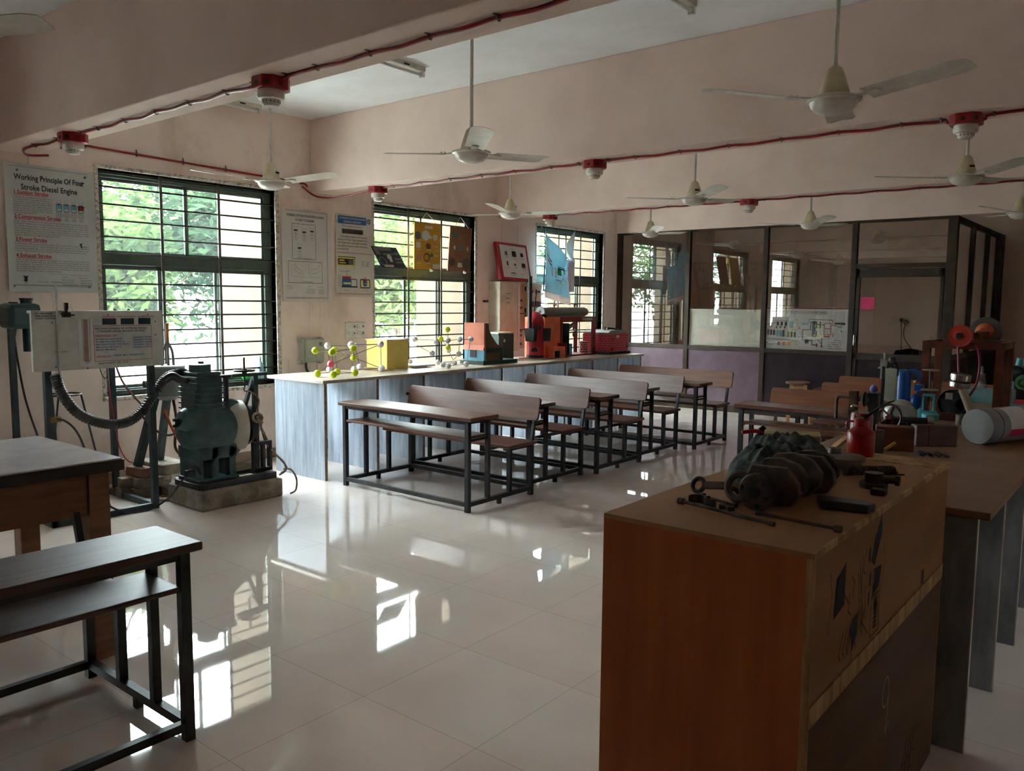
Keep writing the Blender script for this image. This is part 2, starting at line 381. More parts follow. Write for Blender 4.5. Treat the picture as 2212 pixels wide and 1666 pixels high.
# ------------------------------------------------------------------ outdoors
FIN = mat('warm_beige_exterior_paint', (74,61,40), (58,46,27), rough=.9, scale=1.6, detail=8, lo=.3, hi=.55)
struct(G().box(-60, XW-.2, -30, 60, -.45, -.3).out('ground', mat('pale_dusty_ground', (176,176,170), (150,150,140), rough=.9, scale=.5)))
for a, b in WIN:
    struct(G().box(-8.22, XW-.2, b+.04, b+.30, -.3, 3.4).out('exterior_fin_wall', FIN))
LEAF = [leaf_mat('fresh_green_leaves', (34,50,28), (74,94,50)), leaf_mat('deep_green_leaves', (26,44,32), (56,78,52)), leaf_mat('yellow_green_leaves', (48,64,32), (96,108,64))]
BARK = mat('grey_brown_bark', (110,98,84), (74,64,54), rough=.9, scale=14, bump=.2)
def tree(x, y, h, r, n, lm, label, kind='tree'):
    t = thing(kind, label, 'tree' if kind == 'tree' else 'shrub', (x, y, -.3), group='trees outside the windows')
    rnd = random.Random(int(x*31+y*17))
    tr = G()
    top = Vector((x+rnd.uniform(-.4,.4), y+rnd.uniform(-.4,.4), h*.72))
    tr.tube([(x,y,-.32), (x+.1,y-.08,h*.3), tuple(top)], lambda i: max(.035, .13-.008*i), n=8)
    blobs = []
    for i in range(11):
        a = rnd.uniform(0, 2*PI); rr = r*rnd.uniform(.3,.85); z = h*rnd.uniform(.46,.95)
        c = Vector((x+rr*math.cos(a), y+rr*math.sin(a), z)); blobs.append((c, r*rnd.uniform(.38,.62)))
        tr.tube([(x+.05,y-.04,h*rnd.uniform(.2,.5)), tuple((c+top)/2), tuple(c)], lambda i: max(.012,.05-.003*i), n=5, sub=4)
    tr.out('trunk', BARK, t, smooth=True)
    f = G()
    for i in range(n):
        c, br = blobs[rnd.randrange(len(blobs))]
        d = Vector((rnd.gauss(0,1), rnd.gauss(0,1), rnd.gauss(0,.8))).normalized()*br*rnd.uniform(.55,1.02)
        p = c+d
        if p.x > -9.2 or p.z < -.25: continue
        u = Vector((rnd.gauss(0,1), rnd.gauss(0,1), rnd.gauss(0,.6))).normalized(); v = u.cross(Vector((rnd.gauss(0,1),rnd.gauss(0,1),rnd.gauss(0,1)))).normalized()
        l, w = rnd.uniform(.07,.16), rnd.uniform(.025,.05)
        f.quad(p-u*l, p+v*w, p+u*l, p-v*w)
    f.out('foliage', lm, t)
T = [(-13.2,5.6,4.6,2.0,5200,0,'pale leafy tree outside the nearest window'), (-14.6,9.2,5.4,2.3,5200,1,'dense dark tree outside the nearest window'), (-13.4,12.6,4.4,2.0,4200,2,'yellow green tree outside the second window'),
     (-15.5,16.2,5.0,2.3,4200,0,'leafy tree outside the second window, farther along'), (-14.0,20.5,4.6,2.3,3600,1,'dark leafy tree outside the third window'), (-16.5,25.,5.2,2.6,3000,2,'pale tree far beyond the third window'),
     (-18.5,7.0,6.2,2.8,3600,1,'tall tree in the second row outside the nearest window'), (-19.,13.,6.0,2.8,3000,0,'tall tree in the second row outside the second window'), (-13.5,1.2,4.6,2.1,2600,0,'leafy tree outside, left of the nearest window'), (-14,-3.5,5,2.2,1800,1,'dark tree outside, far to the left')]
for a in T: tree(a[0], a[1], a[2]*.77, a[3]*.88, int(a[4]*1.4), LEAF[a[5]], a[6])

# ------------------------------------------------------------------ glazed partition and office
PT = thing('partition', 'dark bronze framed glass office partition across the far end', 'partition', (-4.6, YP, 0)); struct(PT)
g = G(); ya, yb = YP-.035, YP+.035
for a, b in ((XW,-7.03),(-5.88,-5.81),(-4.66,-4.59),(-3.436,-3.364),(-2.281,-2.165)): g.box(a, b, ya, yb, 0, ZB)
g.box(XW, -2.165, ya+.005, yb-.005, 2.70, ZB); g.box(XW, -3.4, ya+.005, yb-.005, .92, .98); g.box(XW, -3.4, ya+.005, yb-.005, 0, .1)
g.box(-3.4, -2.28, ya+.005, yb-.005, 2.10, 2.157)
for yy in (12.63, 13.72, 14.62): g.box(-2.23, -2.165, yy-.04, yy+.04, 0, ZB)
g.box(-2.23, -2.165, 14.75, YB, 0, ZB)
g.box(-2.225, -2.17, YP, YB, 2.66, ZB); g.box(-2.225, -2.17, YP, YB, .92, .98); g.box(-2.225, -2.17, YP, YB, 0, .1)
g.out('partition_frame', PART, PT, bevel=.004)
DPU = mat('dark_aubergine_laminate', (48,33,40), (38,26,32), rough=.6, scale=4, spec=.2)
for a, b in ((-7.03,-5.88),(-5.81,-4.66),(-4.59,-3.436)):
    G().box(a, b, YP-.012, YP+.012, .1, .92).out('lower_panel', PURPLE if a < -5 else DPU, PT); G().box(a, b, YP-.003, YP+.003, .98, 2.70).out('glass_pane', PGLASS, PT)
G().box(-3.364, -2.281, YP-.003, YP+.003, 2.157, 2.70).out('glass_pane', PGLASS, PT)
for a, b in ((YP+.035,12.59),(12.67,13.68),(13.76,14.58)):
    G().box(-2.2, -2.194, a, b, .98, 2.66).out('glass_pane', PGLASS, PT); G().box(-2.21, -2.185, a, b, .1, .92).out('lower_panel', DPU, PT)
D = thing('door_1', 'glazed office door at the right end of the partition', 'door', (-2.82, YP, 0)); struct(D)
g = G(); a, b = -3.355, -2.29
g.box(a, a+.045, ya+.008, yb-.012, .02, 2.09); g.box(b-.045, b, ya+.008, yb-.012, .02, 2.09); g.box(a, b, ya+.008, yb-.012, 1.98, 2.09); g.box(a, b, ya+.008, yb-.012, .88, .97); g.box(a, b, ya+.008, yb-.012, .02, .14)
g.out('door_frame', PART, D, bevel=.003)
G().box(a+.045, b-.045, YP-.004, YP+.002, .97, 1.98).out('glass_pane', PGLASS, D); G().box(a+.045, b-.045, YP-.012, YP+.008, .14, .88).out('lower_panel', DPU, D)
g = G().box(-3.345, -3.32, YP-.05, YP-.027, 1.07, 1.21); g.cyl((-3.332,YP-.05,1.2),(-3.332,YP-.085,1.2),.008); g.cyl((-3.332,YP-.05,1.08),(-3.332,YP-.085,1.08),.008); g.cyl((-3.332,YP-.085,1.07),(-3.332,YP-.085,1.21),.009)
g.out('door_handle', CHROME, D)
pn = G().prism([(0,0),(.18,0),(.178,.165),(.002,.162)], (-3.295,YP-.0075,1.556), (1,0,0), (0,0,1), (0,.002,0)).out('pink_notice', mat('pink_paper', (216,52,112), (200,44,100), rough=.6, scale=3))
tag(pn, 'small pink paper notice stuck on the office door glass', 'notice')

def sheet_thing(name, label, cat, o, u, v, w, h, m, group=None, rag=0.):
    o, u, v = Vector(o), Vector(u), Vector(v); n = u.cross(v)
    t = thing(name, label, cat, tuple(o), group=group)
    k = 14; g = G(); gr = []
    for j in range(k+1):
        row = []
        for i in range(k+1):
            a, b = i/k, j/k
            e = .0005 + (rag*(noise.noise(Vector((a*3, b*4, o.y)))*.5+.35)*(abs(a-.5)*2)**26 if rag else 0)
            row.append(g.bm.verts.new(o+u*w*a+v*h*b+n*max(0,e)))
        gr.append(row)
    for j in range(k):
        for i in range(k): g.bm.faces.new((gr[j][i],gr[j][i+1],gr[j+1][i+1],gr[j+1][i]))
    g.out('sheet', m, t, smooth=True)
    return t, Sheet(o, u, v, w, h)
Y, X, Z = (0,1,0), (1,0,0), (0,0,1)
# blank sheet and boiler chart behind the partition glass
t, s = sheet_thing('blank_sheet', 'blank creased white sheet behind the second glass pane of the partition', 'sheet', (-5.805,YP+.006,.985), X, Z, 1.14, .55, mat('creased_white_vinyl', (240,244,242), (222,230,227), rough=.4, scale=3))
t, s = sheet_thing('boiler_chart', 'white boiler operation flow chart with red top band behind the partition glass', 'poster', (-4.585,YP+.006,.98), X, Z, 1.145, .585, mat('blue_white_chart', (228,232,240), (220,225,234), rough=.4, scale=3))
s.rect(REDP, 0, .572, 1.145, .585); s.text(BLACK, 'BOILER OPERATION IN POWER PLANT', .28, .513, .042, bold=.0006, fit=.56); s.line(BLACK, [(.28,.506),(.84,.506)], .003)
def U(px, py): return ((px-165)/1785*1.145, (1050-py)/860*.56)
DB = mat('navy_print', (28,32,86), rough=.7); DG = mat('slate_print', (56,84,78), rough=.7)
def R(m, a, b, c, d): p, q = U(a,d), U(c,b); s.rect(m, p[0], p[1], q[0], q[1])
def Ln(m, pts, w=.006): s.line(m, [U(*p) for p in pts], w)
for i in range(3):
    R(DB, 405+i*90, 458, 450+i*90, 540); R(DB, 385+i*92, 555, 415+i*92, 592); R(DB, 195+i*65, 630, 240+i*65, 750)
    R([LIGHTP,LIGHTP,DG][i], 405+i*68, 640, 450+i*68, 775); R(DG, 655+i*70, 670, 700+i*70, 790)
for i, m in enumerate((REDP, ORP, ORP, YELP)): R(m, 440+i*115, 890, 492+i*115, 970)
Ln(BLACK, [(225,480),(225,555),(310,555)]); Ln(BLACK, [(165,518),(310,495),(400,475)]); Ln(GREYP, [(350,435),(650,435)], .004); Ln(DG, [(185,822),(500,840),(915,868)], .007); Ln(GREYP, [(200,608),(460,600)], .004); Ln(GREYP, [(710,620),(890,628)], .004)
R(BLACK, 150, 900, 215, 940); Ln(BLACK, [(235,885),(235,945),(330,945)]); Ln(BLACK, [(235,890),(380,910)], .005); Ln(GREYP, [(600,760),(660,765)]); Ln(GREYP, [(880,772),(1050,778)])
R(LIGHTP, 690, 440, 780, 590); R(LIGHTP, 965, 470, 1120, 520); R(BLACK, 845, 485, 925, 500); R(BLACK, 845, 540, 925, 550); R(CREAM, 820, 380, 880, 445); R(DB, 885, 575, 940, 598)
Ln(BLACK, [(1125,470),(1125,390),(1625,400),(1625,510),(1735,520)], .007); Ln(DB, [(1195,450),(1160,450),(1160,615),(985,615),(985,830),(1045,832)], .012)
R(DB, 1195, 430, 1298, 735); s.poly(DB, [U(1195,735),U(1298,735),U(1268,770),U(1218,770)]); R(LIGHTP, 1215, 480, 1228, 720); R(PAPER, 1262, 480, 1275, 720)
Ln(DB, [(1298,500),(1450,510)], .016); R(GREYP, 1350, 440, 1380, 570); Ln(REDP, [(1365,440),(1365,715),(1440,715)], .005)
for a, b, c, d in ((1450,470,1590,470),(1450,585,1590,585),(1450,470,1450,715),(1590,470,1590,715),(1450,715,1590,715)): Ln(REDP, [(a,b),(c,d)], .009)
R(REDP, 1450, 735, 1575, 770); R(REDP, 1660, 450, 1700, 490); R(BLACK, 1700, 450, 1790, 490); R(REDP, 1735, 530, 1812, 550); R(GREYP, 1795, 450, 1890, 500)
for x in (1615, 1640, 1665): Ln(GREYP, [(x,680),(1640,760)], .004)
Ln(GREYP, [(1610,670),(1675,670)], .006); R(BLACK, 1045, 815, 1125, 880)
for x in (1048, 1075, 1105): R(BLACK, x, 880, x+16, 918)
Ln(BLACK, [(1125,838),(1200,838),(1200,935),(1290,938)], .012); R(REDP, 1290, 905, 1322, 978); Ln(BLACK, [(1410,780),(1410,965)], .012); Ln(BLACK, [(1320,825),(1400,910)], .009); R(REDP, 1385, 958, 1440, 980); s.poly(BLACK, [U(1800,630),U(1825,595),U(1815,660)])
for i in range(5):
    x0 = 1640 if i == 0 else 1545
    for k in range(9):
        if (i*7+k*3) % 5: R(GREYP, x0+k*(32 if i else 20), 822+i*43, x0+k*(32 if i else 20)+(24 if i else 14), 834+i*43)
s.done(t, PN)
# inside the office
so = thing('socket_outlet', 'white socket plate with two black plugs on the office back wall', 'socket', (-3.63, YB-.01, 1.33))
G().box(-3.82, -3.44, YB-.02, YB, 1.26, 1.43).out('plate', mat('yellowed_white_plastic', (206,200,188), rough=.4), so, bevel=.004)
for x, z in ((-3.61,1.37),(-3.55,1.33)):
    pl = G().cyl((x,YB-.02,z),(x,YB-.07,z),.032).out('plug', BLACKM, so)
    G().tube([(x,YB-.06,z-.02),(x+.01,YB-.05,z-.3),(x+(.02 if z > 1.35 else .4),YB-.04,.6),(x+(.0 if z > 1.35 else .8),YB-.05,.3)], .007).out('plug_cable', BLACKM, pl, smooth=True)
def office_chair(x, y, rz, label):
    t = thing('office_chair', label, 'chair', (x,y,0), rz)
    BL = mat('dark_blue_chair_shell', (44,50,78), (34,38,60), rough=.5)
    def arc(w, h): return [(-w,0),(w,0),(w*1.05,h*.6),(w*.8,h*.92),(0,h),(-w*.8,h*.92),(-w*1.05,h*.6)]
    M = mw(t)
    G().prism(arc(.24,.42), M@Vector((0,.2,.55)), M.to_3x3()@Vector((1,0,0)), M.to_3x3()@Vector((0,.18,1)).normalized(), M.to_3x3()@Vector((0,.035,0))).out('backrest', BL, t, bevel=.012)
    G().box(-.23,.23,-.22,.22,.42,.46).out('seat', BL, t, bevel=.015, world=False)
    for i in (-1,1):
        G().bar((i*.2,-.2,0),(i*.2,-.18,.43),.025).out('leg', RIGS, t, world=False); G().bar((i*.2,.24,0),(i*.2,.2,.6),.025).out('leg', RIGS, t, world=False)
office_chair(-3.02, 13.2, .3, 'dark blue chair inside the office, seen through the door glass')
office_chair(-6.75, 12.1, 2.0, 'dark blue chair inside the office, behind the leftmost glass pane')
# ------------------------------------------------------------------ bench desks
def make_desk(wood, backm, label, backrest=True):
    W = 1.43; t = thing('bench_desk', label, 'desk', (0,0,0), group='bench desks')
    o = lambda g, n, m, **k: g.out(n, m, t, world=False, **k)
    for x in (0, W):
        o(G().box(x-.018,x+.018,-.018,.018,0,.702), 'leg', STEEL); o(G().box(x-.016,x+.016,.215,.247,.075,.702), 'leg', STEEL)
        o(G().box(x-.017,x+.017,.485,.518,.075,.428), 'leg', STEEL)
        o(G().box(x-.018,x+.018,.767,.803,0,.43).bar((x,.785,.42),(x,.866,.80 if backrest else .70),.026), 'leg', STEEL)
        o(G().box(x-.014,x+.014,.36,.39,0,.045), 'stub_foot', STEEL)
        o(G().box(x-.016,x+.016,.018,.767,.042,.076), 'side_rail', STEEL)
        o(G().box(x-.012,x+.012,-.01,.25,.682,.704).box(x-.01,x+.01,.01,.22,.545,.562), 'top_bracket', STEEL)
        o(G().box(x-.012,x+.012,.50,.79,.41,.43), 'seat_bracket', STEEL)
    for y in (0, .785): o(G().box(.018,W-.018,y-.015,y+.015,.042,.074), 'long_rail', STEEL)
    o(G().box(.018,W-.018,-.012,.012,.678,.702), 'long_rail', STEEL)
    o(G().box(-.06,W+.06,-.035,.295,.704,.736), 'desk_top', wood, bevel=.006)
    o(G().box(.02,W-.02,-.012,.245,.562,.582), 'book_shelf', wood, bevel=.004)
    o(G().box(-.035,W+.035,.455,.825,.43,.457), 'seat', wood, bevel=.006)
    if backrest:
        pts = []; a, b, r = -.06, W+.06, .03
        for cx, cy, s in ((b-r,r,-PI/2),(b-r,.195-r,0),(a+r,.195-r,PI/2),(a+r,r,PI)):
            for k in range(5): pts.append((cx+r*math.cos(s+k*PI/8), cy+r*math.sin(s+k*PI/8)))
        o(G().prism(pts, (0,.790,.628), (1,0,0), Vector((0,.235,1)).normalized(), (0,.022,-.004)), 'backrest', backm, bevel=.003)
    return t
d1 = make_desk(WOOD, WOODB, 'nearest bench desk of the left row, beside the front corner of the marble counter')
d1.matrix_basis = Matrix.Translation((-5.535,4.555,0))
RN = ['second', 'third', 'fourth']
for i, (x, y) in enumerate(((-5.665,5.49),(-5.575,6.41),(-5.64,7.32))):
    dup(d1, (x,y,0), 0, '%s bench desk of the left row counting from the nearest one' % RN[i])
d5 = make_desk(WOOD, WOODO, 'farthest bench desk of the left row, orange brown backrest near the mauve partition')
d5.matrix_basis = Matrix.Translation((-5.475,8.235,0))
for x, y, l in ((-2.90,6.80,'nearest bench desk of the right row, behind the green battery'), (-2.72,7.70,'middle bench desk of the right row, in front of the partition door'), (-2.83,8.62,'farthest bench desk of the right row, nearest the partition door')):
    dup(d5, (x,y,0), 0, l)
fg = make_desk(mat('worn_dark_bench_wood', (92,68,62), (58,42,38), rough=.42, scale=3, stretch=(1,14,14), lo=.3, hi=.7, detail=7, bump=.05), WOODB, 'dark worn bench desk at the lower left in front of the grey topped table', False)
fg.matrix_basis = Matrix.Translation((-2.70,.045,0)) @ Matrix.Rotation(PI/2, 4, 'Z')

# grey topped table behind it
t = thing('work_table', 'tall brown wooden table with grey laminate top at the left edge', 'table', (-4.05,1.1,0))
G().box(-4.50,-3.60,.40,1.70,.855,.90).out('table_top', TABLET, t, bevel=.004)
G().box(-4.505,-3.595,.395,1.705,.845,.893).out('top_edging', mat('dark_edge_band', (52,42,38), rough=.5), t)
for x in (-4.44,-3.66):
    for y in (.48,1.60): G().box(x-.045,x+.045,y-.045,y+.045,0,.845).out('leg', TABLEW, t, bevel=.004)
for x in (-4.44,-3.66): G().box(x-.015,x+.03,.48,1.60,.66,.845).out('apron', TABLEW, t)
for y in (.48,1.60): G().box(-4.44,-3.66,y-.012,y+.012,.66,.845).out('apron', TABLEW, t)
st = G().box(-3.675,-3.645,.52,1.56,.20,.30).out('stretcher', TABLEW, t); G().box(-4.455,-4.42,.52,1.56,.20,.30).out('stretcher', TABLEW, t)
for y in (.48,1.60): G().box(-4.40,-3.70,y-.015,y+.015,.20,.30).out('stretcher', TABLEW, t)
s = Sheet((-3.645,.52,.20), Y, Z, 1.04, .10); s.text(YELP, 'D/51-66/', .05, .025, .075, bold=.0004); s.rect(YELP, .46, .03, .54, .07); s.text(YELP, '9-9', .60, .025, .075, bold=.0004); s.done(st, {'yellow_print':'painted_number'})

# ------------------------------------------------------------------ marble counter
t = thing('marble_counter', 'long counter on blue grey marble slabs under the barred windows', 'counter', (-6.15,7.3,0))
G().box(-6.60,-5.765,4.50,10.08,.876,.905).out('counter_top', CTOP, t, bevel=.003)
for i in range(10):
    y = 4.535+.612*i
    q = G().box(-6.53,-5.80,y,y+.028,0,.876).out('slab_support', MARBLE, t)
    G().box(-5.802,-5.797,y,y+.028,0,.876).out('sawn_edge', MEDGE, q)

# ------------------------------------------------------------------ posters on the window wall
t, s = sheet_thing('diesel_engine_poster', 'large four stroke diesel engine poster left of the nearest window', 'poster', (XW+.006,2.52,1.655), Y, Z, .68, 1.0, mat('grey_white_flex', (200,202,198), (188,190,186), rough=.4, scale=2), rag=.03)
w = .68
s.box(GREYP, .035, .055, .64, .975, .0025); s.line(GREYP, [(.0,.052),(.68,.045)], .003)
s.text(BLACK, 'Working Principle Of Four', .34, .875, .062, 'CENTER', bold=.0012, fit=.53); s.text(BLACK, 'Stroke Diesel Engine', .335, .80, .062, 'CENTER', bold=.0012, fit=.425)
def head(tx, v, f): s.text(REDP, tx, .065, v, .044, bold=.001, fit=f); s.line(REDP, [(.065,v-.006),(.065+f,v-.006)], .003)
def para(lines, v, width, dv, last=.6):
    for i, l in enumerate(lines): s.text(BLACK, l, .06, v-dv*i, .0165, fit=width*(last if i == len(lines)-1 else 1))
head('1.Suction Stroke', .762, .25)
para(['In this stroke, the piston moves down from','top dead center towards the bottom','dead centre. As a result, inlet valve opens','and the air is drawn into the cylinder. After','sufficient quantity of air with pressure is','drawn, a suction valve closes at the end','of the stroke. The exhaust valve remains','closed during this stroke.'], .735, .285, .0172)
head('2.Compression Stroke', .575, .34)
para(['In this stroke, the piston moves up from bottom dead centre to top dead centre.','During this stroke, both inlet and exhaust valves are closed. The air drawn into','the cylinder during suction stroke is entrapped inside the cylinder and compressed','due to upward movement of the piston. In diesel engine, the compression ratio','used is very high as a result, the air is finally compressed to a very high pressure','up to 40 kg/cm2, at this pressure, the temperature of the air is reached to 1000','degree which is enough to ignite the fuel.'], .548, .56, .0178)
head('3.Power Stroke', .398, .23)
para(['In this stroke, both inlet and exhaust valves remain closed. The hot gases (which are','produced due to ignition of fuel during compression stroke) and compressed air','now expand adiabatically, in the cylinder pushing the piston down and hence work','is done. At the end of the stroke, the piston finally reaches the bottom dead centre.'], .372, .56, .018, .97)
head('4.Exhaust Stroke', .272, .26)
para(['In this stroke, the piston again moves upward. The exhaust valve opens, while inlet','and fuel valve is closed. A greater part of the burnt fuel gases escapes due to their','own expansion. The upward movement of the piston pushes the remaining gases','out through the open exhaust valve. Only a small quantity of exhaust gases stay in','the combustion chamber. At the end of exhaust stroke, the exhaust valve closes','and the cycle is thus completed.'], .247, .56, .0172)
s.line(GREYP, [(.30,.148),(.62,.138)], .002)
for i in range(4):
    x = .40+.057*i
    s.rect(REDP if i == 3 else LIGHTP, x-.018, .672, x+.018, .704); s.box(BLACK, x-.021, .655, x+.021, .708, .0035); s.rect(GREYP, x-.012, .704, x+.012, .715)
    s.line(GREYP, [(x-.01,.715),(x-.014,.745)], .002); s.line(GREYP, [(x+.01,.715),(x+.014,.745)], .002); s.circ(GREYP, x, .625, .024, .003); s.circ(GREYP, x, .625, .011, .004); s.line(GREYP, [(x-.012,.655),(x-.015,.645)], .003); s.line(GREYP, [(x+.012,.655),(x+.015,.645)], .003)
    for q in range(2): s.line(GREYP, [(x-.02,.59-.009*q),(x+.02,.588-.009*q)], .003)
s.line(GREYP, [(.37,.712),(.62,.70)], .0015)
s.poly(DG, [(.545,.40),(.56,.365),(.57,.365),(.565,.395),(.575,.408)]); s.circ(GREYP, .59, .37, .012, .002)
s.poly(DG, [(.105,.13),(.118,.112),(.115,.08),(.135,.08),(.137,.115),(.15,.13),(.13,.122)]); s.line(GREYP, [(.11,.07),(.14,.07)], .004)
s.text(REDP, 'Guided By :', .21, .075, .019); s.text(BLACK, 'H.D.Dhaker', .315, .075, .017)
s.text(REDP, 'Name', .40, .118, .017); s.text(REDP, 'Enroll No.', .535, .113, .017)
for i in range(3): s.text(BLACK, ['Darya Hardik I.','Gelu Chirag J.','Gadhvi Bhavesh R.'][i], .40, .096-.019*i, .0165); s.text(BLACK, ['146260319016','156260319026','146260319018'][i], .537, .092-.019*i, .0165)
s.done(t, PN)
for y, z in ((2.62,2.60),(3.13,2.60),(2.56,1.70),(3.13,1.70)):
    G().cyl((XW+.004,y,z),(XW+.014,y,z),.008,n=10).out('eyelet', CHROME, t)

t, s = sheet_thing('petrol_engine_chart', 'white petrol engine P-V and T-S diagram chart right of the nearest window', 'poster', (XW+.006,5.052,1.595), Y, Z, .62, .955, mat('white_chart_flex', (206,203,199), (196,192,188), rough=.4, scale=2), rag=.03)
s.box(REDP, .02, .035, .575, .935, .0035); s.box(BLACK, .028, .044, .566, .926, .002)
s.text(BLACK, 'WORKING OF FOUR STROKE PETROL ENGINE', .295, .872, .034, 'CENTER', bold=.0008, fit=.47); s.text(BLACK, 'P-V AND T-S DIAGRAM', .285, .828, .034, 'CENTER', bold=.0008, fit=.23)
s.box(BLACK, .125, .44, .42, .80, .004); s.box(BLACK, .07, .195, .50, .415, .004)
for x, y_ in ((.17,.715),(.275,.70),(.375,.715),(.215,.535)):
    s.circ(GREYP, x, y_-.045, .034, .002); s.box(GREYP, x-.024, y_-.02, x+.024, y_+.052, .002); s.rect(BLACK, x-.021, y_+.01, x+.021, y_+.026); s.line(GREYP, [(x,y_+.01),(x,y_-.05)], .004); s.circ(GREYP, x, y_-.055, .012, .003); s.line(GREYP, [(x-.024,y_+.052),(x-.04,y_+.07)], .002); s.line(GREYP, [(x+.024,y_+.052),(x+.035,y_+.07)], .002)
s.line(BLACK, [(.18,.452),(.36,.447)], .003); s.line(GREYP, [(.33,.40),(.33,.25)], .002)
s.line(GREYP, [(.105,.39),(.105,.26),(.30,.255)], .002); s.line(BLACK, [(.14,.395),(.16,.365),(.19,.34),(.25,.315)], .0025); s.line(GREYP, [(.14,.35),(.17,.31),(.25,.285)], .0025); s.line(GREYP, [(.25,.32),(.25,.275)], .002)
s.line(GREYP, [(.33,.255),(.48,.26)], .002); s.line(GREYP, [(.36,.335),(.42,.345),(.48,.39)], .0025); s.line(GREYP, [(.36,.29),(.42,.30),(.48,.33)], .0025); s.line(GREYP, [(.36,.345),(.36,.28)], .002); s.line(BLACK, [(.24,.21),(.38,.207)], .003)
s.text(REDP, 'GUIDED BY:', .035, .155, .016); s.text(REDP, 'H.D. PATEL SIR', .035, .132, .015); s.text(REDP, 'NAME', .31, .152, .016); s.text(REDP, 'ENROLLMENT NO.', .43, .15, .0155, fit=.095)
for i in range(3): s.text(BLACK, ['THUMMAR DHAVAL R.','GOHIL JITENDRASINH H.','HADIYAL CHIRAG G.'][i], .29, .125-.02*i, .0155, fit=.115); s.text(BLACK, '166260319077', .445, .122-.02*i, .0155, fit=.075)
s.done(t, PN)
G().tube([(XW+.02,5.05,1.60),(XW+.03,5.045,1.8),(XW+.025,5.04,2.4),(XW+.02,5.035,2.52),(XW+.01,5.025,2.6)],.004,n=6).out('hanging_cord', DETW, t, smooth=True)

t, s = sheet_thing('boiler_poster', 'boiler poster with blue banner and gear emblem beside the second window', 'poster', (XW+.006,5.735,1.655), Y, Z, .53, .895, mat('cream_chart_flex', (208,204,194), (198,192,180), rough=.4, scale=2), rag=.025)
s.poly(BLUEP, [(.045,.875),(.43,.875),(.44,.865),(.44,.80),(.43,.79),(.045,.79),(.035,.80),(.035,.865)])
s.text(PAPER, 'GOVERNMENT POLYTECHNIC PALANPUR', .238, .84, .03, 'CENTER', fit=.375); s.text(PAPER, 'MECHANICAL DEPARTMENT', .238, .803, .03, 'CENTER', fit=.25)
s.circ(BLACK, .475, .835, .020, .008); s.disc(BLACK, .475, .835, .008)
for i in range(8): a = i*PI/4; s.line(BLACK, [(.475+.02*math.cos(a),.835+.02*math.sin(a)),(.475+.031*math.cos(a),.835+.031*math.sin(a))], .010)
s.poly(GREYP, [(.0,.88),(.02,.86),(.02,.80),(.0,.80)])
s.text(BLACK, 'Thermal Engineering Laboratory', .235, .758, .026, 'CENTER', fit=.28); s.rect(mat('charcoal_print', (66,62,56), rough=.7), .09, .685, .385, .735); s.text(PAPER, 'LANCASHIRE BOILER', .237, .70, .03, 'CENTER', fit=.23)
for i, (l, a, f) in enumerate((('Lancashire boiler is horizontal,',.075,.37),('stationary, Fire Tube Type, Internally Fired,',.01,.435),('multi Tubular boiler with natural circulation',.01,.435),('type medium pressure boiler which can',.01,.435),('burns Solid Fuel.',.01,.17))): s.text(BLACK, l, a, .645-.034*i, .026, bold=.0004, fit=f)
s.line(REDP, [(0,.475),(.505,.475),(.505,.03),(0,.03)], .005)
s.rect(BLACK, .02, .34, .27, .435); s.rect(YELP, .03, .412, .26, .427); s.rect(YELP, .03, .33, .26, .347); s.rect(BLUEP, .04, .35, .175, .41); s.rect(GREYP, .175, .345, .245, .405); s.disc(REDP, .03, .38, .02); s.rect(YELP, .05, .385, .12, .40); s.rect(YELP, .05, .36, .14, .372); s.rect(YELP, .245, .29, .262, .42)
s.text(BLACK, 'SECTIONAL PLAN', .11, .268, .018, 'CENTER', fit=.12); s.box(GREYP, .36, .335, .475, .395, .003)
for i in range(3): s.line(BLACK, [(.37,.378-.014*i),(.40,.377-.014*i)], .004); s.line(BLACK, [(.42,.377-.014*i),(.465,.376-.014*i)], .004)
s.rect(BLACK, .075, .10, .30, .115); s.rect(REDP, .085, .195, .205, .22); s.rect(BLUEP, .085, .115, .205, .195); s.rect(YELP, .10, .135, .205, .155); s.box(BLACK, .21, .105, .29, .19, .008); s.rect(PAPER, .225, .11, .24, .18); s.rect(PAPER, .255, .11, .27, .18); s.line(BLACK, [(.15,.22),(.15,.28),(.20,.28)], .003)
for i in range(7): s.line(BLACK, [(.03,.225-.018*i),(.07,.225-.018*i)], .003)
s.box(BLACK, .345, .10, .48, .19, .012); s.rect(YELP, .358, .115, .38, .175); s.rect(YELP, .446, .115, .468, .175); s.disc(BLUEP, .412, .15, .034); s.poly(REDP, [(.385,.18),(.44,.18),(.425,.205),(.412,.213),(.40,.205)]); s.disc(YELP, .395, .145, .009); s.disc(YELP, .43, .145, .009)
s.text(BLACK, 'ELEVATION', .15, .062, .015, 'CENTER'); s.text(BLACK, 'SECTION-A', .42, .062, .015, 'CENTER')
s.done(t, PN)

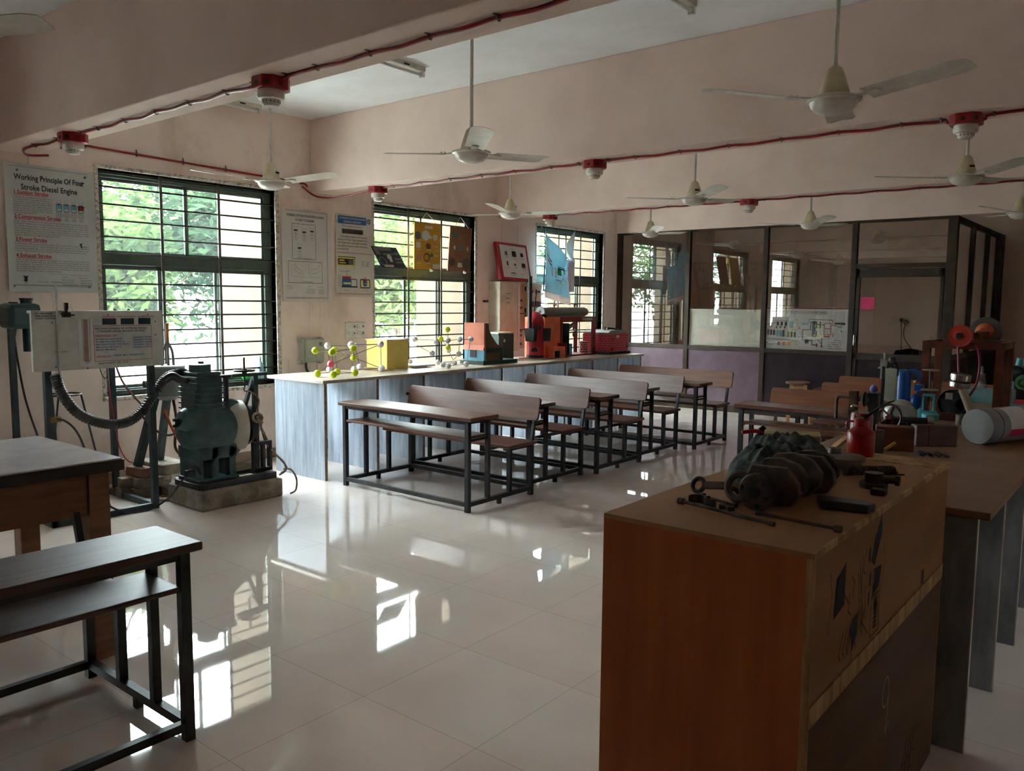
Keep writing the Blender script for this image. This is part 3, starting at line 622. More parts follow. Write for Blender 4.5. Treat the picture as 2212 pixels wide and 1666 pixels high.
# wall fittings
t = thing('socket_board', 'white socket and switch board on the wall below the boiler poster', 'socket', (XW,5.99,1.29))
G().box(XW,XW+.02,5.855,6.13,1.195,1.37).out('plate', DETW, t, bevel=.004)
for i in range(2):
    for k in range(4):
        y, z = 5.89+.062*k, 1.325-.075*i
        G().box(XW+.02,XW+.026,y,y+.044,z-.022,z+.022).out('switch' if k%2 == 0 else 'socket_insert', PAPER, t, bevel=.003)
        if k%2: G().cyl((XW+.026,y+.022,z),(XW+.0275,y+.022,z),.009,n=10).out('socket_hole', BLACK, t)
t = thing('switch_box', 'grey metal isolator box with black cable on the wall behind the counter', 'switch box', (XW,5.36,1.08))
gb = mat('grey_green_enclosure', (176,180,168), (160,164,150), rough=.45)
G().box(XW,XW+.09,5.235,5.50,.96,1.21).out('enclosure', gb, t, bevel=.008); G().box(XW+.09,XW+.105,5.255,5.49,.97,1.20).out('cover', gb, t, bevel=.005)
for y, z in ((5.24,1.20),(5.49,1.20),(5.24,.965),(5.49,.965)): G().box(XW,XW+.06,y-.02,y+.02,z-.025,z+.02).out('lug', gb, t, bevel=.003)
G().box(XW+.105,XW+.107,5.42,5.46,1.13,1.17).out('rating_mark', GREYP, t); G().tube([(XW+.05,5.29,.965),(XW+.05,5.30,.88),(XW+.06,5.34,.80),(XW+.05,5.36,.5)],.014).out('cable', BLACKM, t, smooth=True)
g = G().box(XW,XW+.03,8.17,8.25,1.605,1.635); g.sphere((XW+.03,8.18,1.62),.013); g.sphere((XW+.03,8.23,1.62),.013)
tag(g.out('wall_hook', BLACKM), 'small black two pronged hook on the wall left of the control cabinet', 'hook')

# control cabinet on the wall with open door
t = thing('control_cabinet', 'cream control cabinet with an open panel and red lamps left of the third window', 'cabinet', (XW,8.85,1.4))
G().box(XW+.0,XW+.20,8.285,8.66,.955,1.88).out('cabinet_body', CREAM, t, bevel=.004)
for i in range(3): G().box(XW+.20,XW+.203,8.42,8.50,1.60+.06*i,1.608+.06*i).out('vent_slot', GREYP, t)
G().box(XW+.19,XW+.21,8.66,8.70,.96,1.87).out('door_edge', PAPER, t)
G().box(XW+.01,XW+.05,8.70,9.0,.97,1.87).out('back_plate', mat('pale_orange_panel', (206,160,130), (190,144,116), rough=.5, scale=4), t)
for z in (1.62,1.52,1.20,1.14,1.02): G().box(XW+.05,XW+.075,8.75,8.92,z,z+.03).out('terminal_strip', GREYP, t)
for z in (1.455,1.235): G().box(XW+.05,XW+.06,8.68,9.0,z-.006,z+.006).out('cross_rail', BLACKM, t)
dr = G().box(XW+.05,XW+.075,9.02,9.36,.97,1.885).out('hinged_panel', CREAM, t, bevel=.003)
for z in (1.80,1.50,1.40): G().cyl((XW+.06,9.01,z-.03),(XW+.06,9.01,z+.03),.012,n=8).out('hinge', BLACKM, t)
for i, m in enumerate((REDP, ORP, BLUEP)): G().cyl((XW+.075,9.13+.08*i,1.76),(XW+.09,9.13+.08*i,1.76),.018,n=12).out('indicator_lamp', m, t)
for i in range(2):
    G().box(XW+.075,XW+.085,9.10+.125*i,9.20+.125*i,1.545,1.625).out('meter', GREYP, t, bevel=.003); G().cyl((XW+.075,9.15+.12*i,1.40),(XW+.095,9.15+.12*i,1.40),.026,n=9).out('push_button', mat('red_orange_plastic', (222,72,40), rough=.4), t)
# red framed picture board above the cabinet
t = thing('red_framed_board', 'tilted red framed white board with small pictures above the control cabinet', 'board', (XW+.15,8.7,2.14))
M = Matrix.Translation((XW+.15,8.345,1.90)) @ Matrix.Rotation(-.03, 4, 'X') @ Matrix.Rotation(math.radians(-13), 4, 'Y')
G().box(0,.05,-.035,.625,0,.51,M).out('red_frame', mat('red_frame_paint', (168,26,40), (150,22,34), rough=.45, scale=6), t, bevel=.006)
R3 = M.to_3x3(); o = M @ Vector((.0515,.03,.035)); G().hexa([M@Vector(p) for p in ((.0495,.03,.035),(.0515,.03,.035),(.0515,.585,.035),(.0495,.585,.035),(.0495,.03,.475),(.0515,.03,.475),(.0515,.585,.475),(.0495,.585,.475))]).out('paper', PAPER, t)
s = Sheet(o, R3@Vector(Y), R3@Vector(Z), .555, .44)
for x, y, a, b in ((.09,.30,.05,.055),(.24,.29,.085,.075),(.42,.30,.06,.05),(.10,.16,.03,.06),(.25,.165,.05,.03),(.42,.15,.075,.06),(.16,.055,.10,.012)): s.rect(BLACK if a != .05 else GREYP, x, y, x+a, y+b)
for x, y in ((.09,.275),(.26,.26),(.42,.275),(.09,.13),(.25,.14),(.44,.13),(.19,.035),(.38,.055),(.24,.40)): s.line(GREYP, [(x,y),(x+.06,y)], .005)
s.done(t, PN)
CT = .905
# ------------------------------------------------------------------ ball-and-rod crystal models
BW = mat('white_ball', (226,222,222), (212,206,208), rough=.35, scale=12); BY = mat('neon_yellow_ball', (206,222,20), (190,206,10), rough=.35, scale=12); BP = mat('pink_ball', (240,70,110), (226,56,98), rough=.35, scale=12)
ROD = mat('thin_grey_rod', (110,98,88), rough=.5)
def lattice(name, label, pts, rods, r):
    t = thing(name, label, 'model', (sum(p[0][0] for p in pts)/len(pts), sum(p[0][1] for p in pts)/len(pts), CT))
    for a, b in rods: G().cyl(pts[a][0], pts[b][0], .0032, n=6).out('rod', ROD, t)
    for p, m in pts: G().sphere(p, r, 16).out('ball', m, t, smooth=True)
r = .034; zb = CT+r; zt = CT+.26; zy = CT+.205
P = [((-6.10,4.70,zb),BY), ((-5.91,4.73,zb),BY), ((-6.10,4.93,zb),BY), ((-5.93,5.00,zb),BY),
     ((-6.40,5.08,zb),BW), ((-6.20,5.22,zb),BW), ((-6.40,5.46,zb),BW), ((-6.12,5.50,zb),BW),
     ((-6.10,4.68,CT+.245),BY), ((-5.91,4.72,CT+.235),BY), ((-6.10,4.90,CT+.24),BY), ((-5.93,4.98,CT+.26),BY),
     ((-6.40,5.06,CT+.265),BW), ((-6.16,5.15,CT+.28),BW), ((-6.40,5.40,CT+.25),BW), ((-6.12,5.49,CT+.275),BW),
     ((-6.15,5.17,CT+.155),mat('bright_neon_ball',(222,240,20),(206,226,12),rough=.3)), ((-6.12,4.87,CT+.11),BP)]
lattice('crystal_model', 'ball and rod model with yellow, white and one pink ball at the near counter end', P,
        [(8,9),(9,11),(8,10),(10,11),(12,13),(13,15),(12,14),(14,15),(0,17),(17,15),(1,3),(0,2),(2,3),(4,5),(5,7),(6,7),(12,16),(16,7),(9,1),(11,3),(15,7),(12,4),(14,6),(8,0),(10,2),(4,11)], r)
r = .03; zb = CT+r
P = [((-6.08,6.35,zb),BW), ((-5.93,6.27,zb),BW), ((-6.17,6.62,zb),BW), ((-5.95,6.57,zb),BW), ((-6.35,6.55,zb),BW),
     ((-6.10,6.20,CT+.155),BW), ((-5.95,6.45,CT+.145),BW), ((-6.15,6.50,CT+.175),BW),
     ((-6.40,6.12,CT+.29),BW), ((-6.42,6.26,CT+.29),BW), ((-6.06,6.22,CT+.28),BW), ((-6.05,6.38,CT+.285),BW), ((-6.20,6.55,CT+.28),BW), ((-5.98,6.50,CT+.30),BW), ((-5.93,6.62,CT+.30),BW),
     ((-6.10,6.33,CT+.305),BY), ((-6.08,6.42,CT+.21),BY), ((-6.18,6.52,CT+.40),BY)]
lattice('crystal_model', 'smaller ball and rod model with white and yellow balls beside the house shaped model', P,
        [(0,1),(1,3),(0,2),(2,3),(2,4),(8,9),(9,11),(10,11),(11,12),(12,14),(13,14),(13,11),(5,8),(6,13),(7,12),(15,16),(16,17),(5,0),(6,1),(7,2),(3,14),(10,15)], r)
t = thing('flat_model', 'low flat model of pale balls on thin white trays behind the yellow carton', 'model', (-6.3,6.2,CT))
G().box(-6.5,-6.18,6.02,6.33,CT+.012,CT+.03).out('tray', PAPER, t); G().box(-6.5,-6.22,6.02,6.25,CT,CT+.012).out('tray', PAPER, t)
for y, z in ((6.06,.055),(6.12,.052),(6.19,.055)): G().sphere((-6.42,y,CT+z), .026, 12).out('ball', BW, t, smooth=True)

t = thing('yellow_carton', 'plain pale yellow carton standing on the counter behind the ball and rod model', 'box', (-6.4,5.83,CT))
YEL = mat('pale_yellow_card', (226,204,116), (212,190,100), rough=.7, scale=3)
G().box(-6.56,-6.245,5.69,5.99,CT+.001,CT+.305).out('carton_body', YEL, t, bevel=.003)
G().box(-6.57,-6.238,5.685,5.995,CT+.296,CT+.309).out('lid', mat('cream_card', (216,200,150), rough=.7), t)
tag(G().box(-6.50,-6.16,5.53,5.70,CT+.0005,CT+.008).out('cardboard_sheet', mat('brown_card', (150,122,86), rough=.8)), 'thin brown cardboard sheet lying under the yellow carton', 'board')

# ------------------------------------------------------------------ house shaped boiler model
OR_ = mat('salmon_paint', (206,118,88), (186,102,76), rough=.5, scale=5); BRC = mat('brown_card_side', (116,88,62), (100,76,54), rough=.7, scale=4); DTE = mat('dark_teal_paint', (34,66,64), rough=.5); SKY = mat('sky_blue_paint', (110,164,188), (96,150,176), rough=.5, scale=5); DGR = mat('dark_green_paint', (34,66,52), (28,54,44), rough=.5)
t = thing('boiler_house_model', 'salmon and blue house shaped boiler model on a dark green base board', 'model', (-6.12,7.15,CT))
G().box(-6.30,-5.945,6.85,7.46,CT,CT+.045).out('base_board', DGR, t, bevel=.003)
G().prism([(6.92,.95),(7.22,.95),(7.22,1.10),(7.13,1.13),(7.03,1.23),(6.985,1.30),(6.98,1.37),(6.92,1.37)], (-6.27,0,0), Y, Z, (.29,0,0)).out('side_body', BRC, t)
G().box(-6.275,-5.975,6.895,6.92,1.10,1.375).out('front_wall', OR_, t); G().prism([(6.875,1.07),(6.92,1.07),(6.92,1.115),(6.895,1.125)], (-6.285,0,0), Y, Z, (.315,0,0)).out('eave', OR_, t)
G().box(-6.27,-5.975,6.895,6.925,.95,1.07).box(-6.27,-5.96,6.87,6.925,.95,.962).out('lower_wall', SKY, t); G().box(-6.18,-6.09,6.885,6.896,.985,1.075).out('window_opening', BLACKM, t)
G().box(-5.982,-5.972,6.925,7.22,1.04,1.09).box(-5.982,-5.972,7.19,7.22,.95,1.09).out('teal_band', DTE, t)
t = thing('green_box_model', 'dark green open topped box model behind the house shaped model', 'model', (-6.45,7.72,CT))
G().box(-6.60,-6.36,7.60,7.90,CT,1.225).out('box_body', DGR, t); G().box(-6.61,-6.35,7.59,7.91,1.225,1.24).out('lid', CTOP, t)
G().box(-6.362,-6.357,7.70,7.735,1.12,1.16).out('paper_dot', PAPER, t); G().box(-6.36,-6.352,7.60,7.69,1.0,1.21).out('grey_panel', GREYP, t)

# ------------------------------------------------------------------ red vertical boiler with chimney pipe
CRB = mat('crimson_paint', (176,34,50), (156,26,42), rough=.4, scale=4)
t = thing('vertical_boiler_model', 'tall red vertical boiler model with black hoppers and a long pipe', 'model', (-6.22,8.16,CT))
G().box(-6.37,-6.0,8.02,8.28,CT,CT+.012).out('base_plate', BRC, t)
G().lathe([(.108,.012),(.108,.45),(.098,.505),(.075,.55),(.04,.582),(.0,.595)], (-6.22,8.16,CT), n=32).out('boiler_shell', CRB, t, smooth=True)
G().lathe([(.111,.012),(.111,.05)], (-6.22,8.16,CT), n=32).out('black_foot', BLACKM, t, smooth=True)
pts = [(.042*math.cos(i*PI/8), .05*math.sin(i*PI/8)) for i in range(9)]
M = Matrix.Translation((-6.22,8.16,0)) @ Matrix.Rotation(math.radians(-58),4,'Z')
G().prism(pts, M@Vector((.100,0,1.0)), M.to_3x3()@Vector(Y), Z, M.to_3x3()@Vector((.012,0,0))).out('fire_door', BLACKM, t)
G().prism([(-.065,0),(.06,0),(.06,.045),(.01,.05),(-.04,.03)], M@Vector((.108,.02,1.275)), M.to_3x3()@Vector(Y), Z, M.to_3x3()@Vector((.004,0,0))).out('name_label', GREYP, t)
M2 = Matrix.Translation((-6.22,8.16,0)) @ Matrix.Rotation(math.radians(-78),4,'Z')
def hop(M, x): return G().hexa([M@Vector(p) for p in ((x,-.05,1.13),(x+.09,-.05,1.13),(x+.09,.06,1.13),(x,.06,1.13),(x,-.06,1.29),(x+.10,-.06,1.29),(x+.10,.075,1.29),(x,.075,1.29))])
hop(M2, .095).out('hopper', BLACKM, t); hop(Matrix.Translation((-6.22,8.16,0))@Matrix.Rotation(math.radians(35),4,'Z'), .095).out('hopper', BLACKM, t)
pp = M2@Vector((.145,-.01,0)); G().cyl((pp.x,pp.y,1.28),(pp.x,pp.y,1.93),.025,n=12).out('chimney_pipe', BLACKM, t, smooth=True)
G().tube([(-6.2,8.24,1.44),(-6.17,8.28,1.45),(-6.16,8.29,1.42)], .018).out('steam_outlet', BLACKM, t, smooth=True)
g = G().tube([(-6.24,8.16,1.49),(-6.24,8.17,1.62),(-6.24,8.19,1.72)], .008); g.torus((-6.24,8.19,1.74), .025, .008, (1,.4,0)); g.out('safety_valve', BLACKM, t, smooth=True)

# ------------------------------------------------------------------ orange water tube boiler model with drum
ORG = mat('orange_paint', (240,126,84), (220,106,66), rough=.5, scale=4); DRD = mat('dark_red_paint', (140,44,38), (118,34,30), rough=.5, scale=4); GRY = mat('grey_drum_paint', (118,124,116), (104,110,104), rough=.4, scale=4)
t = thing('water_tube_boiler_model', 'orange boiler model with open red frame and grey drum lying on top', 'model', (-6.33,8.88,CT))
G().box(-6.50,-6.18,8.30,8.64,CT,1.425).out('furnace_box', ORG, t, bevel=.003); G().box(-6.18,-6.06,8.33,8.62,CT,1.05).out('front_step', ORG, t, bevel=.003)
G().box(-6.062,-6.055,8.36,8.46,CT+.01,1.0).out('fire_opening', BLACKM, t); G().box(-6.20,-6.055,8.585,8.63,CT,1.09).out('step_side', DRD, t)
g = G()
g.box(-6.21,-6.17,8.64,9.46,1.355,1.425); g.box(-6.21,-6.17,9.40,9.46,CT,1.36); g.box(-6.21,-6.17,8.64,8.68,CT,1.36)
g.box(-6.50,-6.47,8.64,9.46,1.355,1.425); g.box(-6.50,-6.47,9.40,9.46,CT,1.36); g.box(-6.5,-6.17,9.42,9.46,1.355,1.425); g.box(-6.5,-6.17,8.64,9.46,CT,CT+.02)
g.out('open_frame', DRD, t, bevel=.003); G().box(-6.168,-6.165,9.12,9.36,1.375,1.41).out('name_strip', PAPERG, t)
G().box(-6.49,-6.22,8.66,8.90,CT+.02,1.34).out('glass_cabinet', mat('dark_glass_panel', (34,40,40), rough=.15), t)
for i in range(9): G().cyl((-6.40+.01*i,8.86,1.15+.012*i),(-6.40+.01*i,9.22,1.28+.012*i),.006,n=6).out('boiler_tube', CHROME if i%2 else BLACKM, t)
for y, z in ((9.16,1.27),(9.20,1.22),(9.16,1.18)): G().torus((-6.33,y,z), .022, .008, (1,.2,0)).out('pipe_elbow', CHROME, t, smooth=True)
G().box(-6.48,-6.30,8.92,9.38,CT+.30,CT+.31).out('inner_shelf', BRC, t); G().box(-6.44,-6.24,8.80,9.0,CT+.02,CT+.16).out('water_tank', LIGHTP, t)
dm = G().lathe([(.0,0),(.069,.0),(.075,.012),(.064,.02),(.062,.06),(.062,.98),(.05,1.03),(.02,1.05),(0,1.05)], (-6.30,8.36,1.487), Y, 32).out('steam_drum', GRY, t, smooth=True)
sh = Sheet((-6.34,8.3595,1.45), X, Z, .08, .08); sh.line(BLACK, [(.02,.04),(.06,.045)], .008); sh.line(BLACK, [(.04,.015),(.04,.065)], .006); sh.box(BLACK, .025, .028, .055, .055, .005); sh.done(dm, {'black_print':'drum_mark'})
g = G()
for y in (8.66, 9.12): g.tube([(-6.30,y,1.54),(-6.30,y+.01,1.575),(-6.28,y+.03,1.58)], .008); g.sphere((-6.30,y,1.578), .016)
g.out('drum_valve', RED, t, smooth=True)
G().lathe([(.06,0),(.06,.18)], (-6.28,9.33,CT), n=20).out('brick_pot', brick_mat('pot_bricks', (176,30,48), (160,24,40), (230,206,200), .05, .03, .004), G and t)
# red brick patterned boiler box
t = thing('brick_boiler_model', 'red brick patterned boiler box on a dark green base at the far counter end', 'model', (-6.2,9.83,CT))
G().box(-6.46,-5.97,9.50,10.06,CT,CT+.035).out('base_board', DGR, t, bevel=.003)
G().box(-6.43,-6.0,9.53,10.03,CT+.035,1.185).out('brick_walls', brick_mat('model_bricks', (176,28,52), (158,22,44), (216,92,104), .062, .034, .003), t, bevel=.003)
G().prism([(9.54,0),(10.02,0),(10.02,.02),(9.95,.05),(9.6,.05),(9.54,.02)], (-6.42,0,1.185), Y, Z, (.41,0,0)).out('curved_cover', mat('dull_silver_sheet', (140,136,132), rough=.35, metal=.6), t, bevel=.004)
for y in (9.66,9.74): G().cyl((-6.15,y,1.235),(-6.15,y,1.275),.012,n=8).cyl((-6.17,y,1.272),(-6.13,y,1.272),.008,n=8).out('valve', BLACKM, t)
G().tube([(-6.2,9.80,1.26),(-6.1,9.86,1.25),(-6.02,9.92,1.225)], .014).out('cover_strap', BLACKM, t); G().box(-6.0,-5.996,9.72,9.79,1.13,1.165).out('label_plate', PAPERG, t)
for y, z in ((9.63,1.12),(9.62,.98),(10.01,1.0)): G().box(-6.0,-5.994,y-.012,y+.012,z-.015,z+.015).out('latch', BLACKM, t)

# ------------------------------------------------------------------ boards hung in the second window
def hung(name, label, pts, m, deco, cord=True):
    (y0,z0),(y1,z1),(y2,z2),(y3,z3) = pts      # TL TR BR BL
    xt, xb = XW+.03, XW+.09
    t = thing(name, label, 'board', (XW+.06,(y0+y1)/2,z2))
    G().hexa([(xb-.014,y3,z3),(xb,y3,z3),(xb,y2,z2),(xb-.014,y2,z2),(xt-.014,y0,z0),(xt,y0,z0),(xt,y1,z1),(xt-.014,y1,z1)]).out('board', m, t)
    o = Vector((xb+.0005,y3,z3)); u = Vector((0,y2-y3,z2-z3)); v = Vector((xt-xb,y0-y3,z0-z3)); w, h = u.length, v.length
    s = Sheet(o, u, v, w, h); s.v = v.normalized(); s.n = s.u.cross(s.v).normalized(); deco(s, w, h); s.done(t, PN)
    if cord:
        ym = (y0+y1)/2; g = G().tube([(xt,y0+.08,z0),(XW+.01,ym,min(2.69,z0+.13)),(xt,y1-.07,z1)], .003, n=5, smooth=False); g.tube([(xb,ym-.03,z2+.01),(xb+.02,ym,z2-.02),(xb-.03,ym+.02,z2+.0)], .005, n=5); g.torus((xb-.01,ym,z2-.005),.02,.004,(1,0,0),n=12,m=5); g.out('tie_string', PAPER, t)
def dy(s, w, h):
    s.rect(PAPERG, w*.38, h*.88, w*.68, h*.94)
    for a, b, c, m in ((.12,.72,.05,GREYP),(.42,.73,.065,PAPERG),(.60,.70,.022,PAPERG),(.78,.70,.04,CREAM)): s.disc(m, w*a, h*b, c)
    s.rect(PAPERG, w*.07, h*.46, w*.23, h*.58); s.poly(mat('brown_felt', (112,66,52), rough=.9), [(w*(.52+.10*math.cos(i*2*PI/5+PI/2)), h*(.50+.075*math.sin(i*2*PI/5+PI/2))) for i in range(5)])
    s.rect(mat('tan_patch', (170,132,92), rough=.8), w*.07, h*.19, w*.25, h*.33); s.circ(BRC, w*.45, h*.26, .045, .016); s.circ(BRC, w*.47, h*.25, .055, .006); s.disc(GREENP, w*.65, h*.31, .026)
    s.rect(PAPERG, w*.70, h*.02, w*.96, h*.12)
    for a, b in ((.09,.42),(.12,.62),(.45,.42),(.10,.13),(.45,.13),(.75,.5),(.8,.42),(.75,.3)): s.line(CREAM, [(w*a,h*b),(w*(a+.16),h*b)], .008)
hung('yellow_material_board', 'yellow display board of samples tied to the second window grille', [(6.90,2.545),(7.345,2.552),(7.275,1.995),(6.83,1.99)], mat('mustard_board', (196,146,32), (180,130,24), rough=.7, scale=3), dy)
def db(s, w, h):
    s.rect(DG, w*.08, h*.76, w*.36, h*.86); s.poly(CREAM, [(w*.18,h*.53),(w*.24,h*.47),(w*.28,h*.50),(w*.28,h*.57),(w*.20,h*.56)]); s.rect(mat('teal_patch', (70,112,104), rough=.8), w*.43, h*.47, w*.56, h*.57); s.rect(CREAM, w*.80, h*.47, w*.87, h*.56)
    s.disc(mat('grey_brown_disc', (84,72,66), rough=.6), w*.17, h*.20, .052); s.disc(MATS['grey_brown_disc'], w*.80, h*.18, .075); s.disc(CREAM, w*.17, h*.2, .008); s.disc(CREAM, w*.8, h*.18, .01); s.rect(CREAM, w*.42, h*.09, w*.66, h*.19)
    for a, b in ((.55,.9),(.7,.88),(.62,.72),(.7,.4),(.12,.7),(.2,.35),(.45,.35),(.7,.62)): s.line(mat('faded_pen', (112,78,56), rough=.8), [(w*a,h*b),(w*(a+.18),h*b)], .01)
hung('brown_material_board', 'brown cardboard display board of samples at the right of the second window', [(7.52,2.545),(7.925,2.54),(7.81,1.99),(7.405,1.992)], mat('brown_display_card', (138,98,68), (122,84,58), rough=.8, scale=3), db)
def dk(s, w, h):
    s.rect(mat('dull_grey_patch', (112,116,116), rough=.7), w*.02, h*.62, w*.2, h*.95); s.rect(MATS['dull_grey_patch'], w*.22, h*.8, w*.7, h*.97); s.rect(MATS['dull_grey_patch'], w*.75, h*.62, w*.95, h*.72); s.rect(MATS['dull_grey_patch'], w*.30, h*.60, w*.72, h*.68)
    s.rect(CREAM, w*.14, h*.04, w*.5, h*.14); s.rect(MATS['dull_grey_patch'], w*.68, h*.22, w*.98, h*.30); s.rect(MATS['dull_grey_patch'], w*.68, h*.38, w*.95, h*.46); s.circ(MATS['dull_grey_patch'], w*.16, h*.30, .05, .014); s.disc(CREAM, w*.5, h*.5, .035); s.rect(CREAM, w*.45, h*.28, w*.56, h*.38)
hung('navy_material_board', 'dark blue slanted display board at the left of the second window', [(6.225,2.225),(6.60,2.225),(6.71,1.995),(6.33,1.985)], mat('navy_board', (36,48,66), (28,38,54), rough=.6, scale=3), dk, False)

# ------------------------------------------------------------------ sagging cloth banner in the third window
def bez(a, b, t): return tuple(a[i]+(b[i]-a[i])*t for i in range(2))
t = thing('cloth_banner', 'sagging sky blue printed cloth banner hung across the third window', 'banner', (XW+.1,9.75,1.7))
NU, NV = 26, 34
def bp(u, v):
    # v 0 bottom .. 1 top ; the top edge sags in a V between two hung corners
    yl = 9.40 + (-.02)*v; yr = 10.03 + .0*v
    zt_ = 2.66 - 1.10*math.sin(min(1,u/.97)*PI/2)**1.15*.46 - (.03 if u < .97 else 0); zt_ = 2.66-(2.66-2.26)*min(1,(u/.82))**.9 if u < .82 else 2.26-(u-.82)*.15
    zb_ = 1.78-.11*u
    y = yl+(yr-yl)*u; z = zb_+(zt_-zb_)*v
    fold = .035*math.sin(u*9+v*3)*(.3+.7*v)+.05*math.exp(-((u-.62-.25*(v-.5))/.07)**2)
    return Vector((XW+.10+fold, y-.06*(1-abs(2*v-1))*u, z))
g = G(); gr = [[g.bm.verts.new(bp(i/NU, j/NV)) for i in range(NU+1)] for j in range(NV+1)]
for j in range(NV):
    for i in range(NU): g.bm.faces.new((gr[j][i],gr[j][i+1],gr[j+1][i+1],gr[j+1][i]))
def cloth(nm, c, c2):
    m = mat(nm, c, c2, rough=.8, scale=3); nt = m.node_tree; L = nt.links; b = nt.nodes['Principled BSDF']
    tr = nt.nodes.new('ShaderNodeBsdfTranslucent'); mx = nt.nodes.new('ShaderNodeMixShader'); mx.inputs['Fac'].default_value = .22
    L.new(b.inputs['Base Color'].links[0].from_socket, tr.inputs['Color']); L.new(b.outputs[0], mx.inputs[1]); L.new(tr.outputs[0], mx.inputs[2]); L.new(mx.outputs[0], nt.nodes['Material Output'].inputs['Surface'])
    return m
SB = cloth('sky_blue_cloth', (176,212,222), (162,204,216))
ob = g.out('blue_cloth', SB, t, smooth=True)
so = ob.modifiers.new('thick', 'SOLIDIFY'); so.thickness = .003
def strip(name, m, f, n=20, k=2):
    g = G(); gr = [[g.bm.verts.new(f(i/n, j/k)) for j in range(k+1)] for i in range(n+1)]
    for i in range(n):
        for j in range(k): g.bm.faces.new((gr[i][j],gr[i+1][j],gr[i+1][j+1],gr[i][j+1]))
    o = g.out(name, m, t, smooth=True); s = o.modifiers.new('thick', 'SOLIDIFY'); s.thickness = .002; return o
n1 = Vector((.006,0,0))
strip('white_hem', cloth('white_hem_cloth', (232,224,222), (220,212,210)), lambda a, b: bp(a, 0)+Vector((.0,0,-.10*b)))
strip('purple_edge', mat('violet_cloth', (70,58,140), rough=.7), lambda a, b: bp(.0, a)+Vector((-.004,-.035*b*(1-.6*a)-.005,0)))
G().hexa([(XW+.05,9.36,2.655),(XW+.06,9.36,2.655),(XW+.06,9.385,2.66),(XW+.05,9.385,2.66),(XW+.05,9.36,2.69),(XW+.06,9.36,2.69),(XW+.06,9.375,2.70),(XW+.05,9.375,2.70)]).out('tie_string', PAPER, t)
def loop(a, b):
    # white back of the right corner folded over, hanging from the right tie
    w = .32*math.sin(PI*min(1,a*1.02))**.8*(a**.55); y = 10.14-.06*a-w*(1-b)*.85; return Vector((XW+.10+.05*math.sin(b*PI)*a, y, 2.70-.47*a-.03*math.sin(b*PI)*a))
strip('folded_white_back', cloth('white_cloth_back', (206,214,214), (190,200,202)), loop, 22, 10)
strip('hanging_side', mat('pale_lilac_cloth', (206,196,206), (184,172,188), rough=.7), lambda a, b: Vector((XW+.07+.012*math.sin(b*8), 10.0+.16*b, 2.27-.50*a)), 10, 8)
def q(m, u0, v0, u1, v1, nm, k=6):
    strip(nm, m, lambda a, b: bp(u0+(u1-u0)*a, v0+(v1-v0)*b)+n1, k, 2)
KB = mat('dark_violet_print', (52,40,74), rough=.7)
for i in range(3): q(KB if i != 1 else BW, .06+.02*i, .60-.035*i, .34, .625-.035*i, 'printed_stripe')
q(BW, .06, .505, .33, .525, 'printed_stripe')
q(YELP, .02, .72, .26, .74, 'caption_strip'); q(YELP, .62, .40, .95, .42, 'caption_strip'); q(YELP, .52, .25, .74, .268, 'caption_strip'); q(YELP, .72, .66, .92, .68, 'caption_strip')
q(YELP, .62, .44, .70, .60, 'printed_wedge'); q(GREENP, .52, .43, .58, .56, 'printed_wedge'); q(PAPER, .30, .34, .38, .52, 'printed_box'); q(BLACK, .52, .56, .66, .585, 'printed_bar'); q(BLACK, .52, .60, .64, .615, 'printed_bar'); q(PAPER, .44, .36, .50, .55, 'printed_box'); q(REDP, .47, .30, .60, .315, 'printed_bar'); q(REDP, .47, .36, .485, .48, 'printed_bar'); q(BLACK, .60, .345, .65, .385, 'printed_bar'); q(BLACK, .72, .585, .84, .60, 'printed_bar')
# ------------------------------------------------------------------ diesel engine test rig
t = thing('test_rig_stand', 'white instrument board on a dark steel frame left of the diesel engine', 'instrument stand', (-6.3,2.7,0))
for x, y in ((-6.02,3.08),(-6.06,2.36),(-6.74,3.12)): G().box(x-.022,x+.022,y-.022,y+.022,0,1.5).out('leg', RIGS, t)
g = G().box(-6.04,-6.0,2.33,3.08,.0,.045); g.box(-6.76,-6.72,2.33,3.12,.0,.045); g.box(-6.76,-6.0,3.06,3.10,.0,.045); g.box(-6.76,-6.0,2.33,2.37,.0,.045)
for y in (3.08,): G().box(-6.76,-6.0,y-.02,y+.02,1.46,1.50).out('top_rail', RIGS, t)
g.out('base_frame', RIGS, t)
PNL = mat('off_white_instrument_board', (200,202,194), (186,188,180), rough=.5, scale=9)
bd = G().box(-6.0,-5.975,2.245,3.165,1.105,1.52).box(-6.06,-5.98,2.25,3.16,1.50,1.52).out('instrument_board', PNL, t, bevel=.003)
s = Sheet((-5.975,2.245,1.105), Y, Z, .92, .415)
def V(px, py): return ((px-150)/1950*.92, (.405-(py-150)/(1010-150)*.40) if px > 1000 else (.41-(py-150)/(1040-150)*.405))
def rr(m, a, b, c, d): p, q = V(a,d), V(c,b); s.rect(m, p[0], p[1], q[0], q[1])
for a, c in ((1145,1355),(1425,1632),(1702,1900)): rr(mat('dark_display', (40,58,66), rough=.15), a, 248, c, 345)
s.box(REDP, *V(1012,905), *V(1905,362), .003)
def tx(m, tt, px, py, x1, sz=.017): p = V(px, py); s.text(m, tt, p[0], p[1], sz, fit=(x1-px)/1950*.92, bold=.0004)
tx(REDP, 'EXHAUST GAS', 1148, 232, 1335, .012); tx(REDP, 'ENGINE JACKET WATER', 1370, 230, 1660, .012); tx(REDP, 'CALORIMETER WATER', 1685, 230, 1955, .012)
tx(BLACK, 'RECONDITIONING OF 4 STROKE SINGLE', 1030, 418, 1835); tx(BLACK, 'CYLINDER DIESEL ENGINE TESTRIG', 1060, 460, 1800)
tx(REDP, 'PREPARED BY:', 1032, 533, 1365, .021)
